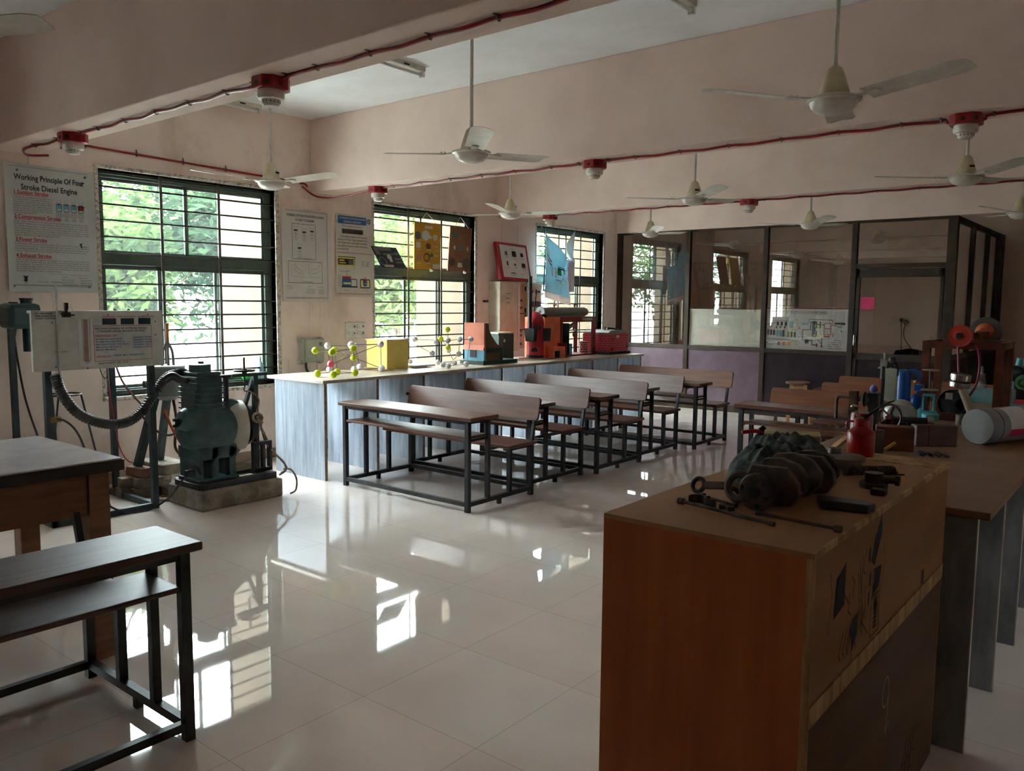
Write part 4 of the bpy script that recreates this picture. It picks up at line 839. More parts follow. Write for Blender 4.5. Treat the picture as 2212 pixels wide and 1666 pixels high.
for i, (n_, w_, k) in enumerate((('KHARADI ASHOK.D.',1440,'166260319043'),('KUMBHAR ARVIND.S.',1470,'166260319044'),('MAHESHWARI NIKHIL.D.',1545,'166260319048'),('MEVADA ARYAN.G.',1425,'166260319051'),('MODI MIHIR.R.',1345,'166260319052'))):
    tx(BLUEP, n_, 1035, 580+41*i, w_); tx(BLUEP, k, 1600, 563+39*i, 1890)
tx(REDP, 'GUIDED BY:', 1040, 850, 1265); tx(BLUEP, 'SHREE M.K. PRAJAPATI', 1285, 838, 1765)
tx(GREYP, 'approved/ 25 /2/2', 1060, 950, 1520, .02)
for i, (a, b) in enumerate((('B.P. : KIRLOSKAR',440),('DIESEL ENGINE TEST RIG',490),('LOADING : ROPE BRAKE',490))): tx(BLACK, a, 200, 190+37*i, b, .012)
tx(REDP, 'FUEL GAUGE', 450, 770, 620, .012); tx(BLACK, 'MANOMETER', 815, 990, 990, .012)
for px, py in ((560,190),(430,318),(455,990),(900,1035),(1233,195),(1860,195),(1975,305),(1975,520)): p = V(px,py); s.disc(BLACK, p[0], p[1], .005)
s.done(bd, PN)
p0, p1 = V(780,1010), V(1000,265)
mb = G().box(-5.975,-5.967,2.245+p0[0],2.245+p1[0],1.105+.02,1.105+.355).out('manometer_board', PAPER, t, bevel=.002)
yc = 2.245+(p0[0]+p1[0])/2; G().box(-5.967,-5.963,yc-.014,yc+.014,1.16,1.46).out('scale', mat('tan_scale', (170,136,118), rough=.6), mb)
G().tube([(-5.958,yc-.024,1.465),(-5.958,yc-.024,1.17),(-5.958,yc,1.145),(-5.958,yc+.024,1.17),(-5.958,yc+.024,1.465)], .004, n=6, smooth=False).out('glass_tube', mat('clear_tube', (190,196,200), rough=.1), mb, smooth=True)
G().cyl((-5.962,2.407,1.06),(-5.962,2.407,1.70),.008,n=10).out('sight_tube', mat('milky_plastic_tube', (206,206,200), rough=.25), t, smooth=True)
g = G().box(-5.975,-5.945,2.44,2.49,1.475,1.51); g.cyl((-5.96,2.465,1.51),(-5.96,2.465,1.54),.012,n=8); g.box(-5.975,-5.95,2.458,2.478,1.53,1.575); g.cyl((-5.96,2.49,1.49),(-5.96,2.52,1.49),.006,n=8)
g.out('fuel_cock', BLACKM, t)
G().tube([(-5.99,2.475,1.54),(-5.99,2.49,1.57),(-5.99,2.51,1.56),(-5.99,2.525,1.52)], .004, n=6).out('white_wire', PAPER, t, smooth=True)
G().tube([(-5.99,2.69,1.11),(-5.98,2.70,1.06),(-5.985,2.725,1.03),(-5.985,2.745,1.06)], .003, n=5).out('loose_wire', BLACKM, t)
for y in (2.83,2.93,3.06): G().sphere((-6.02,y,1.523), .012, 8).out('top_screw', BLACKM, t)
# fuel tank on post
t = thing('fuel_tank_post', 'dark green fuel tank on a slim post against the wall left of the instrument board', 'tank', (-6.78,2.47,0))
G().box(-6.80,-6.76,2.385,2.425,0,1.40).out('post', RIGS, t)
tk = G().box(-6.90,-6.66,2.36,2.585,1.375,1.565).out('tank', TEAL, t, bevel=.035); G().cyl((-6.78,2.52,1.56),(-6.78,2.52,1.59),.04,n=16).cyl((-6.78,2.52,1.59),(-6.78,2.52,1.605),.047,n=16).out('filler_cap', TEAL, tk); G().cyl((-6.78,2.43,1.565),(-6.78,2.43,1.575),.03).out('vent_plate', TEAL, tk)
G().cyl((-6.78,2.425,1.38),(-6.78,2.425,1.31),.022,.008,n=10).out('drain', BLACKM, t); G().cyl((-6.78,2.52,1.375),(-6.78,2.52,1.20),.035,n=14).out('filter_bowl', RIGS, t)
G().tube([(-6.78,2.425,1.31),(-6.74,2.43,1.1),(-6.70,2.46,.8),(-6.66,2.54,.45),(-6.6,2.58,.25),(-6.5,2.5,.02)], .008).out('fuel_hose', BLACKM, t, smooth=True)
# tall ring-topped rod stand
t = thing('ring_stand', 'tall thin three legged rod stand with a ring top inside the rig frame', 'stand', (-6.45,2.66,0))
c = (-6.46,2.63,.885); G().torus(c, .115, .007, n=32).out('ring', RIGS, t, smooth=True)
for a, fx, fy in ((55,-6.29,2.86),(175,-6.72,2.58),(-65,-6.25,2.50)):
    p = (c[0]+.115*math.cos(math.radians(a)), c[1]+.115*math.sin(math.radians(a)), c[2]); G().cyl(p, (fx,fy,0), .008, n=8).out('leg', RIGS, t)
# single cylinder diesel engine
bk = G(); 
bx = [(-6.14,3.24),(-5.615,3.24),(-5.62,3.96),(-6.14,3.96)]
bk = G().prism([(-6.14,3.25),(-5.62,3.235),(-5.615,3.96),(-6.13,3.97)], (0,0,0), X, Y, (0,0,.15)).out('concrete_plinth', CONC, bevel=.012)
tag(bk, 'grey concrete plinth under the diesel engine', 'plinth')
E = thing('diesel_engine', 'dark teal single cylinder diesel engine on the concrete plinth', 'engine', (-5.85,3.6,.15))
o = lambda g, n, m, p=None, **k: g.out(n, m, p or E, **k)
g = G(); 
for x in (-6.04,-5.70): g.box(x-.03,x+.03,3.27,3.94,.15,.20)
for y in (3.29,3.60,3.92): g.box(-6.05,-5.69,y-.03,y+.03,.15,.195)
o(g, 'skid_frame', BLACKM, bevel=.004)
g = G().box(-6.02,-5.72,3.29,3.32,.20,.46); g.box(-6.02,-5.72,3.39,3.45,.20,.46); g.box(-6.02,-5.72,3.54,3.60,.20,.46); g.box(-6.02,-5.72,3.28,3.61,.37,.47); g.box(-6.03,-5.71,3.28,3.62,.20,.225)
o(g, 'pedestal', TEAL, bevel=.006)
o(G().lathe([(.02,0),(.15,.0),(.20,.02),(.215,.08),(.215,.22),(.19,.26),(.02,.26)], (-5.72,3.435,.60), (-1,0,0), 32), 'crankcase', TEAL, smooth=True)
o(G().lathe([(0,-.08),(.055,-.075),(.085,-.045),(.09,0),(.10,.04),(.12,.10)], (-5.80,3.25,.69), (0,1,-.25), 28), 'governor_housing', TEAL, smooth=True)
for z in (.70,.655): o(G().cyl((-5.80,3.19,z),(-5.80,3.13,z),.012,n=10), 'pipe_stub', BLACKM)
o(G().box(-5.98,-5.73,3.285,3.51,.70,1.02), 'cylinder_block', TEAL, bevel=.022)
g = G()
for i in range(6): g.box(-5.99,-5.72,3.277,3.518,.76+.04*i,.772+.04*i)
o(g, 'block_ribs', TEAL, bevel=.003)
o(G().box(-5.97,-5.74,3.30,3.50,1.02,1.05), 'cylinder_head', TEAL, bevel=.01); rc = o(G().lathe([(.0,0),(.082,0),(.082,.055),(.06,.062),(0,.062)], (-5.855,3.39,1.05), n=24), 'rocker_cover', TEAL, smooth=True)
o(G().cyl((-5.855,3.40,1.11),(-5.855,3.40,1.128),.022,n=12), 'breather_cap', BLACKM, rc)
o(G().tube([(-5.86,3.29,.98),(-5.86,3.22,1.0),(-5.87,3.17,1.03),(-5.9,3.13,1.0)], .03), 'exhaust_elbow', BLACKM, smooth=True)
o(G().lathe([(.05,0),(.235,.0),(.245,.012),(.245,.058),(.235,.07),(.05,.07)], (-5.965,3.64,.565), (1,.35,0), 40), 'flywheel', TEAL, smooth=True)
o(G().lathe([(.03,0),(.20,0),(.205,.01),(.205,.13),(.19,.14),(.03,.14)], (-6.02,3.70,.57), (.25,1,0), 40), 'brake_drum', mat('dusty_white_enamel', (206,202,188), (188,184,168), rough=.5, scale=5), smooth=True)
o(G().lathe([(.02,0),(.17,.0),(.165,.05),(.09,.09),(.05,.12),(.02,.12)], (-5.98,3.865,.57), (.25,1,0), 32), 'end_shield', BLACKM, smooth=True)
o(G().box(-5.76,-5.735,3.525,3.56,.2,1.02), 'support_post', BLACKM, bevel=.003); o(G().box(-5.79,-5.73,3.50,3.58,1.0,1.02), 'post_bracket', BLACKM)
for i, (y, z) in enumerate(((3.34,.80),(3.31,.62),(3.54,.52))): o(G().sphere((-5.735,y,z),.012,8), 'bolt', BLACKM)
o(G().tube([(-5.70,3.28,.28),(-5.70,3.25,.34),(-5.70,3.22,.33)], .012), 'drain_pipe', BLACKM, smooth=True); o(G().box(-5.74,-5.70,3.17,3.24,.27,.32), 'terminal_lug', BLACKM, bevel=.004)
o(G().cyl((-5.84,3.63,.25),(-5.84,3.85,.25),.03,n=14), 'coupling_roller', mat('dusty_roller', (150,138,120), rough=.7), smooth=True)
# loading screw with handwheel at the right of the engine
L_ = thing('brake_loading_stand', 'black rope brake loading stand with a small handwheel right of the engine', 'stand', (-5.85,3.9,.15))
o = lambda g, n, m, p=None, **k: g.out(n, m, p or L_, **k)
o(G().box(-5.885,-5.845,3.86,3.90,.16,1.01), 'upright', RIGS, bevel=.002); o(G().bar((-5.87,3.88,1.0),(-5.99,3.80,.55),.028), 'brace', RIGS); o(G().box(-5.89,-5.84,3.66,3.985,.985,1.01), 'top_arm', RIGS, bevel=.002)
g = G()
for y in (3.80,3.885,3.95): g.box(-5.80,-5.76,y-.012,y+.012,.20,.44)
g.box(-5.80,-5.76,3.79,3.96,.42,.45); g.box(-5.80,-5.76,3.79,3.96,.20,.23); o(g, 'guard_frame', BLACKM)
g = G().torus((-5.85,3.775,1.035),.078,.009,n=32); g.cyl((-5.85,3.775,1.0),(-5.85,3.775,1.05),.022,n=12)
for i in range(4): a = i*PI/2+.3; g.cyl((-5.85,3.775,1.03),(-5.85+.075*math.cos(a),3.775+.075*math.sin(a),1.035),.006,n=6)
o(g, 'handwheel', BLACKM, smooth=True); o(G().cyl((-5.85,3.775,.93),(-5.85,3.775,1.14),.008,n=8), 'screw', RUST); o(G().torus((-5.85,3.79,.885),.022,.006,(1,0,0),n=18,a0=-1.2,a1=3.3).cyl((-5.85,3.775,.94),(-5.85,3.775,.905),.006,n=6), 'hook', BLACKM, smooth=True)
ROPE = mat('dirty_beige_rope', (160,146,128), (130,116,100), rough=.9, scale=40)
t = thing('brake_rope', 'knotted beige rope hanging from the brake loading stand to the floor', 'rope', (-5.8,3.9,.3))
g = G().tube([(-5.81,3.86,.70),(-5.80,3.88,.60),(-5.80,3.90,.52),(-5.79,3.93,.42),(-5.74,3.98,.33),(-5.68,4.02,.26),(-5.66,4.02,.20),(-5.68,3.97,.165)], .009, n=8)
g.tube([(-5.82,3.87,.62),(-5.80,3.92,.50),(-5.78,3.96,.38),(-5.72,4.0,.30),(-5.66,4.03,.22),(-5.70,4.0,.17)], .008, n=8); g.tube([(-5.68,4.01,.21),(-5.64,4.06,.20),(-5.61,4.09,.12),(-5.61,4.08,.03),(-5.60,4.02,.012)], .008, n=8); g.tube([(-5.81,3.86,.70),(-5.80,3.87,.8),(-5.83,3.79,.88)], .007, n=6); g.out('rope_strand', ROPE, t, smooth=True)
G().torus((-5.79,3.85,.645),.035,.013,(.8,-.3,.4),n=20).torus((-5.785,3.865,.625),.028,.012,(.5,.5,.6),n=20).out('knot', ROPE, t, smooth=True)
# calorimeter drum on stand with flexible hose
t = thing('calorimeter', 'grey calorimeter drum on two dark posts behind the engine', 'drum', (-6.5,3.4,.2))
dg = mat('grey_primer_drum', (128,128,124), (108,108,104), rough=.6, scale=6)
G().lathe([(.0,0),(.06,0),(.13,.04),(.135,.07),(.135,.24),(.14,.25),(.14,.275),(0,.275)], (-6.45,3.44,.775), n=28).out('drum_body', dg, t, smooth=True); G().cyl((-6.45,3.44,1.05),(-6.45,3.44,1.062),.143,n=28).out('drum_lid', PAPERG, t)
G().cyl((-6.45,3.31,.92),(-6.45,3.24,.92),.028,n=14).out('inlet_pipe', dg, t)
G().bar((-6.5,3.19,.245),(-6.47,3.34,.80),.055).out('leg', RIGS, t); G().bar((-6.62,3.44,.255),(-6.5,3.46,.79),.05).out('leg', RIGS, t)
G().tube([(-6.40,3.46,.78),(-6.38,3.47,.6),(-6.36,3.44,.4),(-6.33,3.47,.32)], .012).out('outlet_pipe', RUST, t, smooth=True)
pth = [(-5.985,2.385,1.08),(-5.98,2.42,.95),(-5.98,2.52,.80),(-5.98,2.68,.71),(-5.99,2.85,.69),(-6.0,2.98,.75),(-6.02,3.10,.88),(-6.04,3.20,.99),(-6.02,3.28,1.03),(-5.96,3.33,1.03),(-5.93,3.33,.98)]
tag(G().tube(pth, lambda i: .034+(.004 if i%2 else -.002), n=14, sub=16).out('flexible_hose', mat('dark_corrugated_hose', (66,66,64), (52,52,52), rough=.4, metal=.4), smooth=False), 'sagging corrugated hose from the instrument board to the engine', 'hose')
tag(G().tube([(-6.1,3.02,.74),(-6.05,3.12,.60),(-5.99,3.18,.56),(-5.93,3.22,.58),(-5.86,3.24,.63)], .009).out('grey_hose', mat('grey_rubber', (92,84,84), rough=.5), smooth=True), 'thin grey hose bent below the governor of the engine', 'hose')
tag(G().tube([(-6.3,3.33,.72),(-6.28,3.36,.60),(-6.24,3.39,.50),(-6.18,3.42,.42),(-6.1,3.44,.36),(-6.05,3.42,.25),(-6.0,3.4,.16)], .011).out('orange_hose', mat('orange_rubber', (206,92,36), rough=.45), smooth=True), 'orange hose hanging behind the left side of the engine', 'hose')
tag(G().tube([(-6.5,2.98,1.06),(-6.5,2.99,.85),(-6.48,3.01,.6),(-6.5,3.05,.42),(-6.52,3.12,.30),(-6.54,3.22,.26)], .005, n=6).out('red_wire', mat('red_insulation', (176,36,34), rough=.4), smooth=True), 'thin red wire hanging inside the rig frame to the bricks', 'wire')
tag(G().tube([(-6.45,3.02,1.09),(-6.4,3.05,.95),(-6.3,3.12,.80),(-6.2,3.16,.72)], .009, n=8).out('pink_hose', mat('dusty_pink_rubber', (150,112,100), rough=.5), smooth=True), 'dusty pink hose hanging from below the instrument board', 'hose')
tag(G().tube([(-6.04,2.40,.76),(-6.0,2.44,.75),(-5.98,2.50,.68),(-6.0,2.56,.55),(-6.05,2.62,.35),(-6.02,2.70,.12),(-6.0,2.84,.02),(-5.97,3.02,.012),(-5.9,3.14,.10),(-5.82,3.19,.22),(-5.74,3.2,.29)], .008).out('black_cable', BLACKM, smooth=True), 'black cable looping along the rig base to the engine', 'cable')
G_ = G().box(-6.07,-6.03,2.36,2.43,.74,.775); tag(G_.out('brass_cock', mat('dull_brass', (150,116,56), rough=.35, metal=.8)), 'small brass cock on the left front leg of the rig', 'valve')
# bricks stacked under the calorimeter legs
BRK = mat('dusty_grey_brick', (140,126,110), (112,98,86), rough=.95, scale=14, bump=.15); BRR = mat('dusty_red_brick', (128,92,78), (104,76,64), rough=.95, scale=14, bump=.15)
bl = thing('brick', 'dusty red brick on top of the front stack under the left calorimeter leg', 'brick', (-6.5,3.2,.165), .1, group='bricks under the calorimeter legs'); G().box(-.11,.11,-.05,.06,0,.075).out('brick_body', BRR, bl, world=False, bevel=.006)
gb_ = thing('brick', 'grey brick at the bottom left of the front stack under the calorimeter', 'brick', (-6.55,3.16,0), 1.5, group='bricks under the calorimeter legs'); G().box(-.11,.11,-.05,.055,0,.08).out('brick_body', BRK, gb_, world=False, bevel=.006)
for x, y, z, r_, l in ((-6.42,3.22,0,1.45,'grey brick at the bottom right of the front stack under the calorimeter'), (-6.53,3.17,.082,1.5,'grey brick in the middle layer, left, of the front stack'), (-6.41,3.235,.082,1.4,'grey brick in the middle layer, right, of the front stack'), (-6.27,3.36,0,.2,'loose grey brick behind the left end of the plinth'), (-6.62,3.42,0,.1,'grey brick at the bottom of the rear stack under the calorimeter'), (-6.62,3.42,.082,.15,'grey brick in the middle of the rear stack under the calorimeter')): dup(gb_, (x,y,z), r_, l)
tag(G().box(-6.78,-6.36,3.33,3.56,.163,.25).out('concrete_slab', CONC, bevel=.01), 'flat concrete slab on the rear brick stack', 'slab')
for i, (x, y, a) in enumerate(((-6.22,3.20,.3),(-6.28,3.28,1.2),(-6.17,3.13,2.2))): tag(G().prism([(0,0),(.09,.01),(.11,.05),(.05,.08),(-.01,.05)], (x,y,0), (math.cos(a),math.sin(a),0), (-math.sin(a),math.cos(a),0), (0,0,.018)).out('rubble_chip', BRK), ['flat broken chip beside the plinth, largest of three','flat broken chip nearest the brick stack','flat broken chip nearest the rig frame'][i], 'rubble')
# cable-cutter style tool and sill bottle
t = thing('tool_bundle', 'orange handled tool with grey grips standing on the calorimeter drum', 'tool', (-6.45,3.45,1.06))
G().box(-6.46,-6.44,3.44,3.465,1.22,1.41).out('orange_handle', mat('orange_handle', (206,128,30), rough=.5), t, bevel=.004)
for y0, y1 in ((3.45,3.40),(3.45,3.50),(3.45,3.455)): G().tube([(-6.45,y0,1.26),(-6.45,(y0+y1)/2+(y1-y0)*.3,1.18),(-6.45,y1,1.063)], .012).out('grip', dg, t, smooth=True)
t = thing('cleaner_bottle', 'clear spray bottle with blue liquid on the nearest window sill', 'bottle', (-7.16,4.80,.82))
cb = mat('blue_white_plastic', (120,170,206), (186,204,212), rough=.25, scale=6)
G().lathe([(0,0),(.04,0),(.042,.01),(.042,.10),(.03,.14),(.013,.18),(.013,.205),(0,.205)], (-7.155,4.80,.82), n=16).out('bottle_body', cb, t, smooth=True); G().cyl((-7.155,4.80,1.02),(-7.155,4.80,1.045),.015,n=10).out('cap', PAPER, t)
tag(G().tube([(-7.16,4.60,.83),(-7.14,4.65,.855),(-7.16,4.70,.84),(-7.15,4.74,.86)], lambda i: .03+.008*math.sin(i*2.1), n=9).out('green_packet', mat('bright_green_plastic', (30,190,70), (20,160,50), rough=.35, scale=20)), 'crumpled bright green packet on the nearest window sill', 'packet')
# ------------------------------------------------------------------ ceiling fans
def make_fan(label):
    t = thing('ceiling_fan', label, 'fan', (0,0,0), group='ceiling fans')
    o = lambda g, n, m, **k: g.out(n, m, t, world=False, **k)
    o(G().lathe([(.0,.93),(.045,.93),(.055,.86),(.02,.82),(0,.82)], n=20), 'ceiling_canopy', FANY, smooth=True)
    o(G().cyl((0,0,.15),(0,0,.84),.0115,n=10), 'down_rod', FANC, smooth=True)
    o(G().lathe([(0,.03),(.072,.03),(.070,.06),(.052,.12),(.036,.165),(.018,.18),(0,.18)], n=24), 'bell_cover', FANY, smooth=True)
    o(G().lathe([(.0,-.045),(.05,-.043),(.085,-.03),(.105,-.01),(.112,.01),(.128,.016),(.128,.026),(.10,.036),(0,.036)], n=32), 'motor_housing', FANC, smooth=True)
    for k in range(3):
        M = Matrix.Rotation(k*2*PI/3, 4, 'Z')
        g = G(); tw = math.radians(11); n = 9; A = []; B = []
        for i in range(n+1):
            s = i/n; x = .17+.47*s; w = (.062+.012*s); e = 0 if s < .93 else .02
            tilt = tw*(1-.25*s)
            for sgn, L in ((-1,A),(1,B)):
                y = sgn*(w-e); L.append((x, y*math.cos(tilt), .022-y*math.sin(tilt)+.030*s))
        vv = []
        for a, b in zip(A, B):
            m_ = tuple((p+q)/2 for p, q in zip(a, b)); m_ = (m_[0], m_[1], m_[2]+.006)
            vv.append([M@Vector(p) for p in (a, m_, b)])
        top = [[g.bm.verts.new(p) for p in r] for r in vv]; bot = [[g.bm.verts.new(p-Vector((0,0,.003))) for p in r] for r in vv]
        for i in range(n):
            for j in range(2):
                g.bm.faces.new((top[i][j],top[i+1][j],top[i+1][j+1],top[i][j+1])); g.bm.faces.new((bot[i][j+1],bot[i+1][j+1],bot[i+1][j],bot[i][j]))
            for j, r in ((0,1),(2,-1)): g.bm.faces.new((top[i][j],bot[i][j],bot[i+1][j],top[i+1][j]))
        for i in (0, n):
            for j in range(2): g.bm.faces.new((top[i][j],top[i][j+1],bot[i][j+1],bot[i][j]))
        bl = o(g, 'blade', FANC, smooth=True)
        q = G()
        a, b = M@Vector((.10,0,.022)), M@Vector((.235,0,.024)); q.bar(a, b, .045, .006)
        for px in (.19,.215): q.cyl(M@Vector((px,.012,.02)), M@Vector((px,.012,.036)), .005, n=6)
        q.out('blade_bracket', FANC, bl, world=False)
    o(G().box(.062,.066,-.02,.02,.085,.10), 'maker_mark', BLACK)
    return t
FZ = 2.565
fs = [(-1.35,4.12,104,'nearest ceiling fan at the upper right, in front of the second beam'), (-3.69,4.12,-42,'ceiling fan in the middle of the nearest bay, long rod below the white ceiling'), (-5.92,4.12,16,'ceiling fan in front of the nearest window'),
      (-5.78,7.1,50,'ceiling fan in the second bay, near the third window'), (-3.565,7.1,-42,'ceiling fan in the second bay, in the middle of the room'), (-1.31,7.1,-44,'ceiling fan in the second bay, farthest right'),
      (-5.72,10.1,70,'far ceiling fan before the left end of the glass partition'), (-3.52,10.1,70,'far ceiling fan before the middle of the glass partition'), (-1.33,10.1,6,'far ceiling fan at the right edge, beyond the partition corner'), (-3.83,.97,36,'ceiling fan at the upper left corner, only a blade tip showing')]
f0 = make_fan(fs[0][3]); f0.matrix_basis = Matrix.Translation((fs[0][0],fs[0][1],FZ)) @ Matrix.Rotation(math.radians(fs[0][2]),4,'Z')
for x, y, a, l in fs[1:]: dup(f0, (x,y,FZ), math.radians(a), l)

# ------------------------------------------------------------------ smoke detectors on red boxes and red cables
def make_det(label):
    t = thing('smoke_detector', label, 'smoke detector', (0,0,0), group='smoke detectors under the beams')
    bx_ = G().prism([(-.085,-.045),(-.045,-.085),(.045,-.085),(.085,-.045),(.085,.045),(.045,.085),(-.045,.085),(-.085,.045)], (0,0,-.062), X, Y, (0,0,.062)).out('junction_box', RED, t, world=False, bevel=.004)
    for a in (0, 90, 180, 270, 315): 
        M = Matrix.Rotation(math.radians(a),4,'Z'); r_ = .0855 if a != 315 else .091; G().cyl(M@Vector((r_-.004,0,-.035)), M@Vector((r_+.0015,0,-.035)), .012, n=10).out('knockout', BLACK, bx_, world=False)
    G().lathe([(0,-.062),(.066,-.062),(.069,-.09),(.064,-.105),(.048,-.108),(.044,-.125),(.034,-.138),(0,-.140)], n=28).out('detector_head', DETW, t, world=False, smooth=True)
    g = G()
    for i in range(14): a = i*2*PI/14; g.box(-.002,.002,.0425,.0465,-.124,-.109,Matrix.Rotation(a,4,'Z'))
    g.out('vent_slots', GREYP, t, world=False); G().sphere((.058,-.03,-.098),.006,8).out('status_lamp', CHROME, t, world=False)
    return t
ds = [(-3.68,2.57,'smoke detector in the middle of the nearest beam, above the nearest window'), (-5.98,2.57,'smoke detector at the left end of the nearest beam'), (-6.23,5.57,'smoke detector at the left end of the second beam'), (-3.68,5.58,'smoke detector in the middle of the second beam'), (-1.04,5.55,'smoke detector at the right of the second beam'), (-6.34,8.6,'smoke detector at the left end of the third beam'), (-3.66,8.58,'smoke detector in the middle of the third beam')]
dd = make_det(ds[0][2]); dd.matrix_basis = Matrix.Translation((ds[0][0],ds[0][1],ZB))
for x, y, l in ds[1:]: dup(dd, (x,y,ZB), 0, l)
CAB = mat('red_cable_sheath', (150,18,34), (124,14,28), rough=.35, scale=12)
def cable(label, y, x0, dets, extra=None):
    t = thing('alarm_cable', label, 'cable', ((x0+XR)/2, y, ZB), group='red alarm cables')
    rnd = random.Random(int(y*10)); pts = list(extra or []); clips = []
    x = x0; k = 0
    while x < XR-.05:
        near = [d for d in dets if abs(d-x) < .16]
        z = ZB-.009
        if near: pts.append((near[0]-.12, y, ZB-.012)); pts.append((near[0]-.085, y, ZB-.035)); pts.append((near[0]+.085, y, ZB-.035)); pts.append((near[0]+.12, y, ZB-.012)); clips += [near[0]-.14, near[0]+.14]; x = near[0]+.38
        else:
            pts.append((x, y+rnd.uniform(-.006,.006), z)); clips.append(x); pts.append((x+.19, y+rnd.uniform(-.01,.01), z-.008)); x += .38
    G().tube(pts, .0095, n=7, sub=4).out('cable_run', CAB, t, smooth=True)
    for c in clips:
        G().torus((c,y,ZB-.010),.0125,.0035,X,n=12,m=5).box(c-.006,c+.006,y-.03,y+.03,ZB-.003,ZB).out('saddle_clip', CLIP, t)
    return t
cable('red alarm cable clipped along the underside of the nearest beam', 2.57, -6.6, [-3.68,-5.98], [(-6.95,2.80,2.72),(-6.98,2.66,2.705),(-6.85,2.585,2.72)])
cable('red alarm cable clipped along the underside of the second beam', 5.57, -6.0, [-3.68,-1.04], [(XW+.02,5.30,2.78),(-7.0,5.42,2.68),(-6.75,5.52,2.665),(-6.45,5.56,2.70)])
cable('red alarm cable clipped along the underside of the third beam', 8.58, -6.15, [-3.66], [(-6.34,8.59,2.70)])
t = thing('alarm_cable', 'red alarm cable clipped along the wall above the nearest window', 'cable', (XW,4.2,2.84), group='red alarm cables')
G().tube([(-6.2,2.62,2.71),(-6.6,2.75,2.73),(XW+.03,3.0,2.87)]+[(XW+.012,3.15+.43*i,2.865-.010*i) for i in range(6)]+[(XW+.02,5.37,2.78)], .0095, n=7, sub=4).out('cable_run', CAB, t, smooth=True)
for i in range(6): G().torus((XW+.013,3.15+.43*i,2.865-.010*i),.0135,.0035,Y,n=12,m=5).box(XW,XW+.006,3.145+.43*i,3.155+.43*i,2.845-.01*i,2.905-.01*i).out('saddle_clip', CLIP, t)
# fluorescent battens on the ceiling
bt = None
for x, y, l in ((-4.82,4.2,'fluorescent batten on the white ceiling, in the middle above the long rod fan'), (-6.98,4.15,'fluorescent batten on the ceiling nearest the window wall'), (-2.46,4.2,'fluorescent batten on the ceiling at the upper right')):
    if bt is None:
        bt = thing('ceiling_tube_light', l, 'lamp', (x,y,ZC), group='fluorescent battens')
        G().box(-.03,.03,-.60,.60,-.035,.014).out('batten', FANC, bt, world=False, bevel=.004); G().cyl((0,-.57,-.06),(0,.57,-.06),.013,n=12).out('glass_tube', PAPER, bt, world=False, smooth=True)
        for s_ in (-1,1): G().box(-.02,.02,s_*.585-.012,s_*.585+.012,-.08,-.0).out('lamp_holder', DETW, bt, world=False)
        G().box(.0305,.0315,.36,.42,-.03,-.015).out('maker_label', BLACK, bt, world=False)
    else: dup(bt, (x,y,ZC), 0, l)

# ------------------------------------------------------------------ plywood crate with engine parts
K = thing('plywood_crate', 'large orange brown plywood crate in the right foreground', 'crate', (-.845,2.45,0))
CZ = 1.06; x0, x1, y0, y1 = -1.115, -.575, 1.765, 3.13
G().box(x0,x1-.012,y0,y0+.012,0,CZ-.012).out('front_panel', PLY, K); G().box(x0,x0+.012,y0+.012,y1,0,CZ-.012).out('side_panel', PLYR, K); G().box(x0,x1,y1-.012,y1,0,CZ-.012).out('back_panel', PLYR, K)
G().box(x1-.012,x1,y0+.0,y1-.012,.70,CZ-.012).out('side_panel', PLYR, K); lo = G().box(x1-.012,x1,y0,y1-.012,0,.665).out('side_panel', mat('dark_stained_plywood', (112,80,50), (80,54,36), rough=.65, scale=2.2, stretch=(3,.6,3), lo=.3, hi=.7, detail=7), K)
G().box(x0,x1,y0,y1,CZ-.012,CZ).out('top_panel', PLYT, K); G().box(-1.0,x1+.02,y1-.14,y1+.004,CZ,CZ+.004).out('pale_top_strip', PLYE, K)
G().box(x1-.004,x1+.004,y0,y1-.012,.655,.705).out('seam_batten', PLYE, K); G().box(x1-.014,x1+.003,y0-.003,y0+.010,0,CZ-.012).out('corner_edge', PLYE, K); G().box(x1-.006,x1+.0025,y0,y1,CZ-.014,CZ+.001).out('top_edge_strip', PLYE, K)
s = Sheet((x1,y0,0), Y, Z, y1-y0, CZ)
NV_ = mat('faded_navy_ink', (44,54,66), rough=.8); IN = mat('brown_black_ink', (50,36,28), rough=.8)
def E_(m, *pts): s.poly(m, [(a-y0, b) for a, b in pts])
E_(NV_, (1.93,.96),(2.0,.985),(2.0,.88),(1.92,.865)); E_(NV_, (2.24,.985),(2.30,1.045),(2.31,.995),(2.25,.915),(2.22,.93)); E_(NV_, (2.25,.905),(2.32,.90),(2.30,.845),(2.255,.835)); E_(NV_, (2.07,.82),(2.12,.825),(2.115,.765),(2.075,.73))
rnd = random.Random(3)
for i in range(16):
    a, b = rnd.uniform(1.99,2.2), rnd.uniform(.80,.98); s.line(IN, [(a-y0,b),(a-y0+rnd.uniform(-.03,.03),b-rnd.uniform(.02,.06)),(a-y0+rnd.uniform(-.03,.04),b-rnd.uniform(.06,.10))], .004)
for a, b in ((2.19,.97),(2.205,.90),(2.20,.85),(2.24,.86)): E_(IN, (a,b),(a+.014,b+.01),(a+.014,b-.03),(a,b-.035))
s.line(IN, [(1.88-y0,.99),(1.90-y0,.93),(1.88-y0,.84)], .003); s.line(IN, [(2.33-y0,.96),(2.35-y0,.90),(2.32-y0,.83)], .003); s.box(IN, 2.235-y0, .72, 2.315-y0, .83, .004)
for i in range(7): s.rect(IN, 2.262-y0, .735+.0125*i, 2.292-y0, .745+.0125*i)
for i in range(3): s.line(IN, [(2.0-y0+.03*i,.81),(1.97-y0+.03*i,.76),(1.985-y0+.03*i,.74)], .005)
CH = mat('white_chalk', (176,160,132), rough=.9)
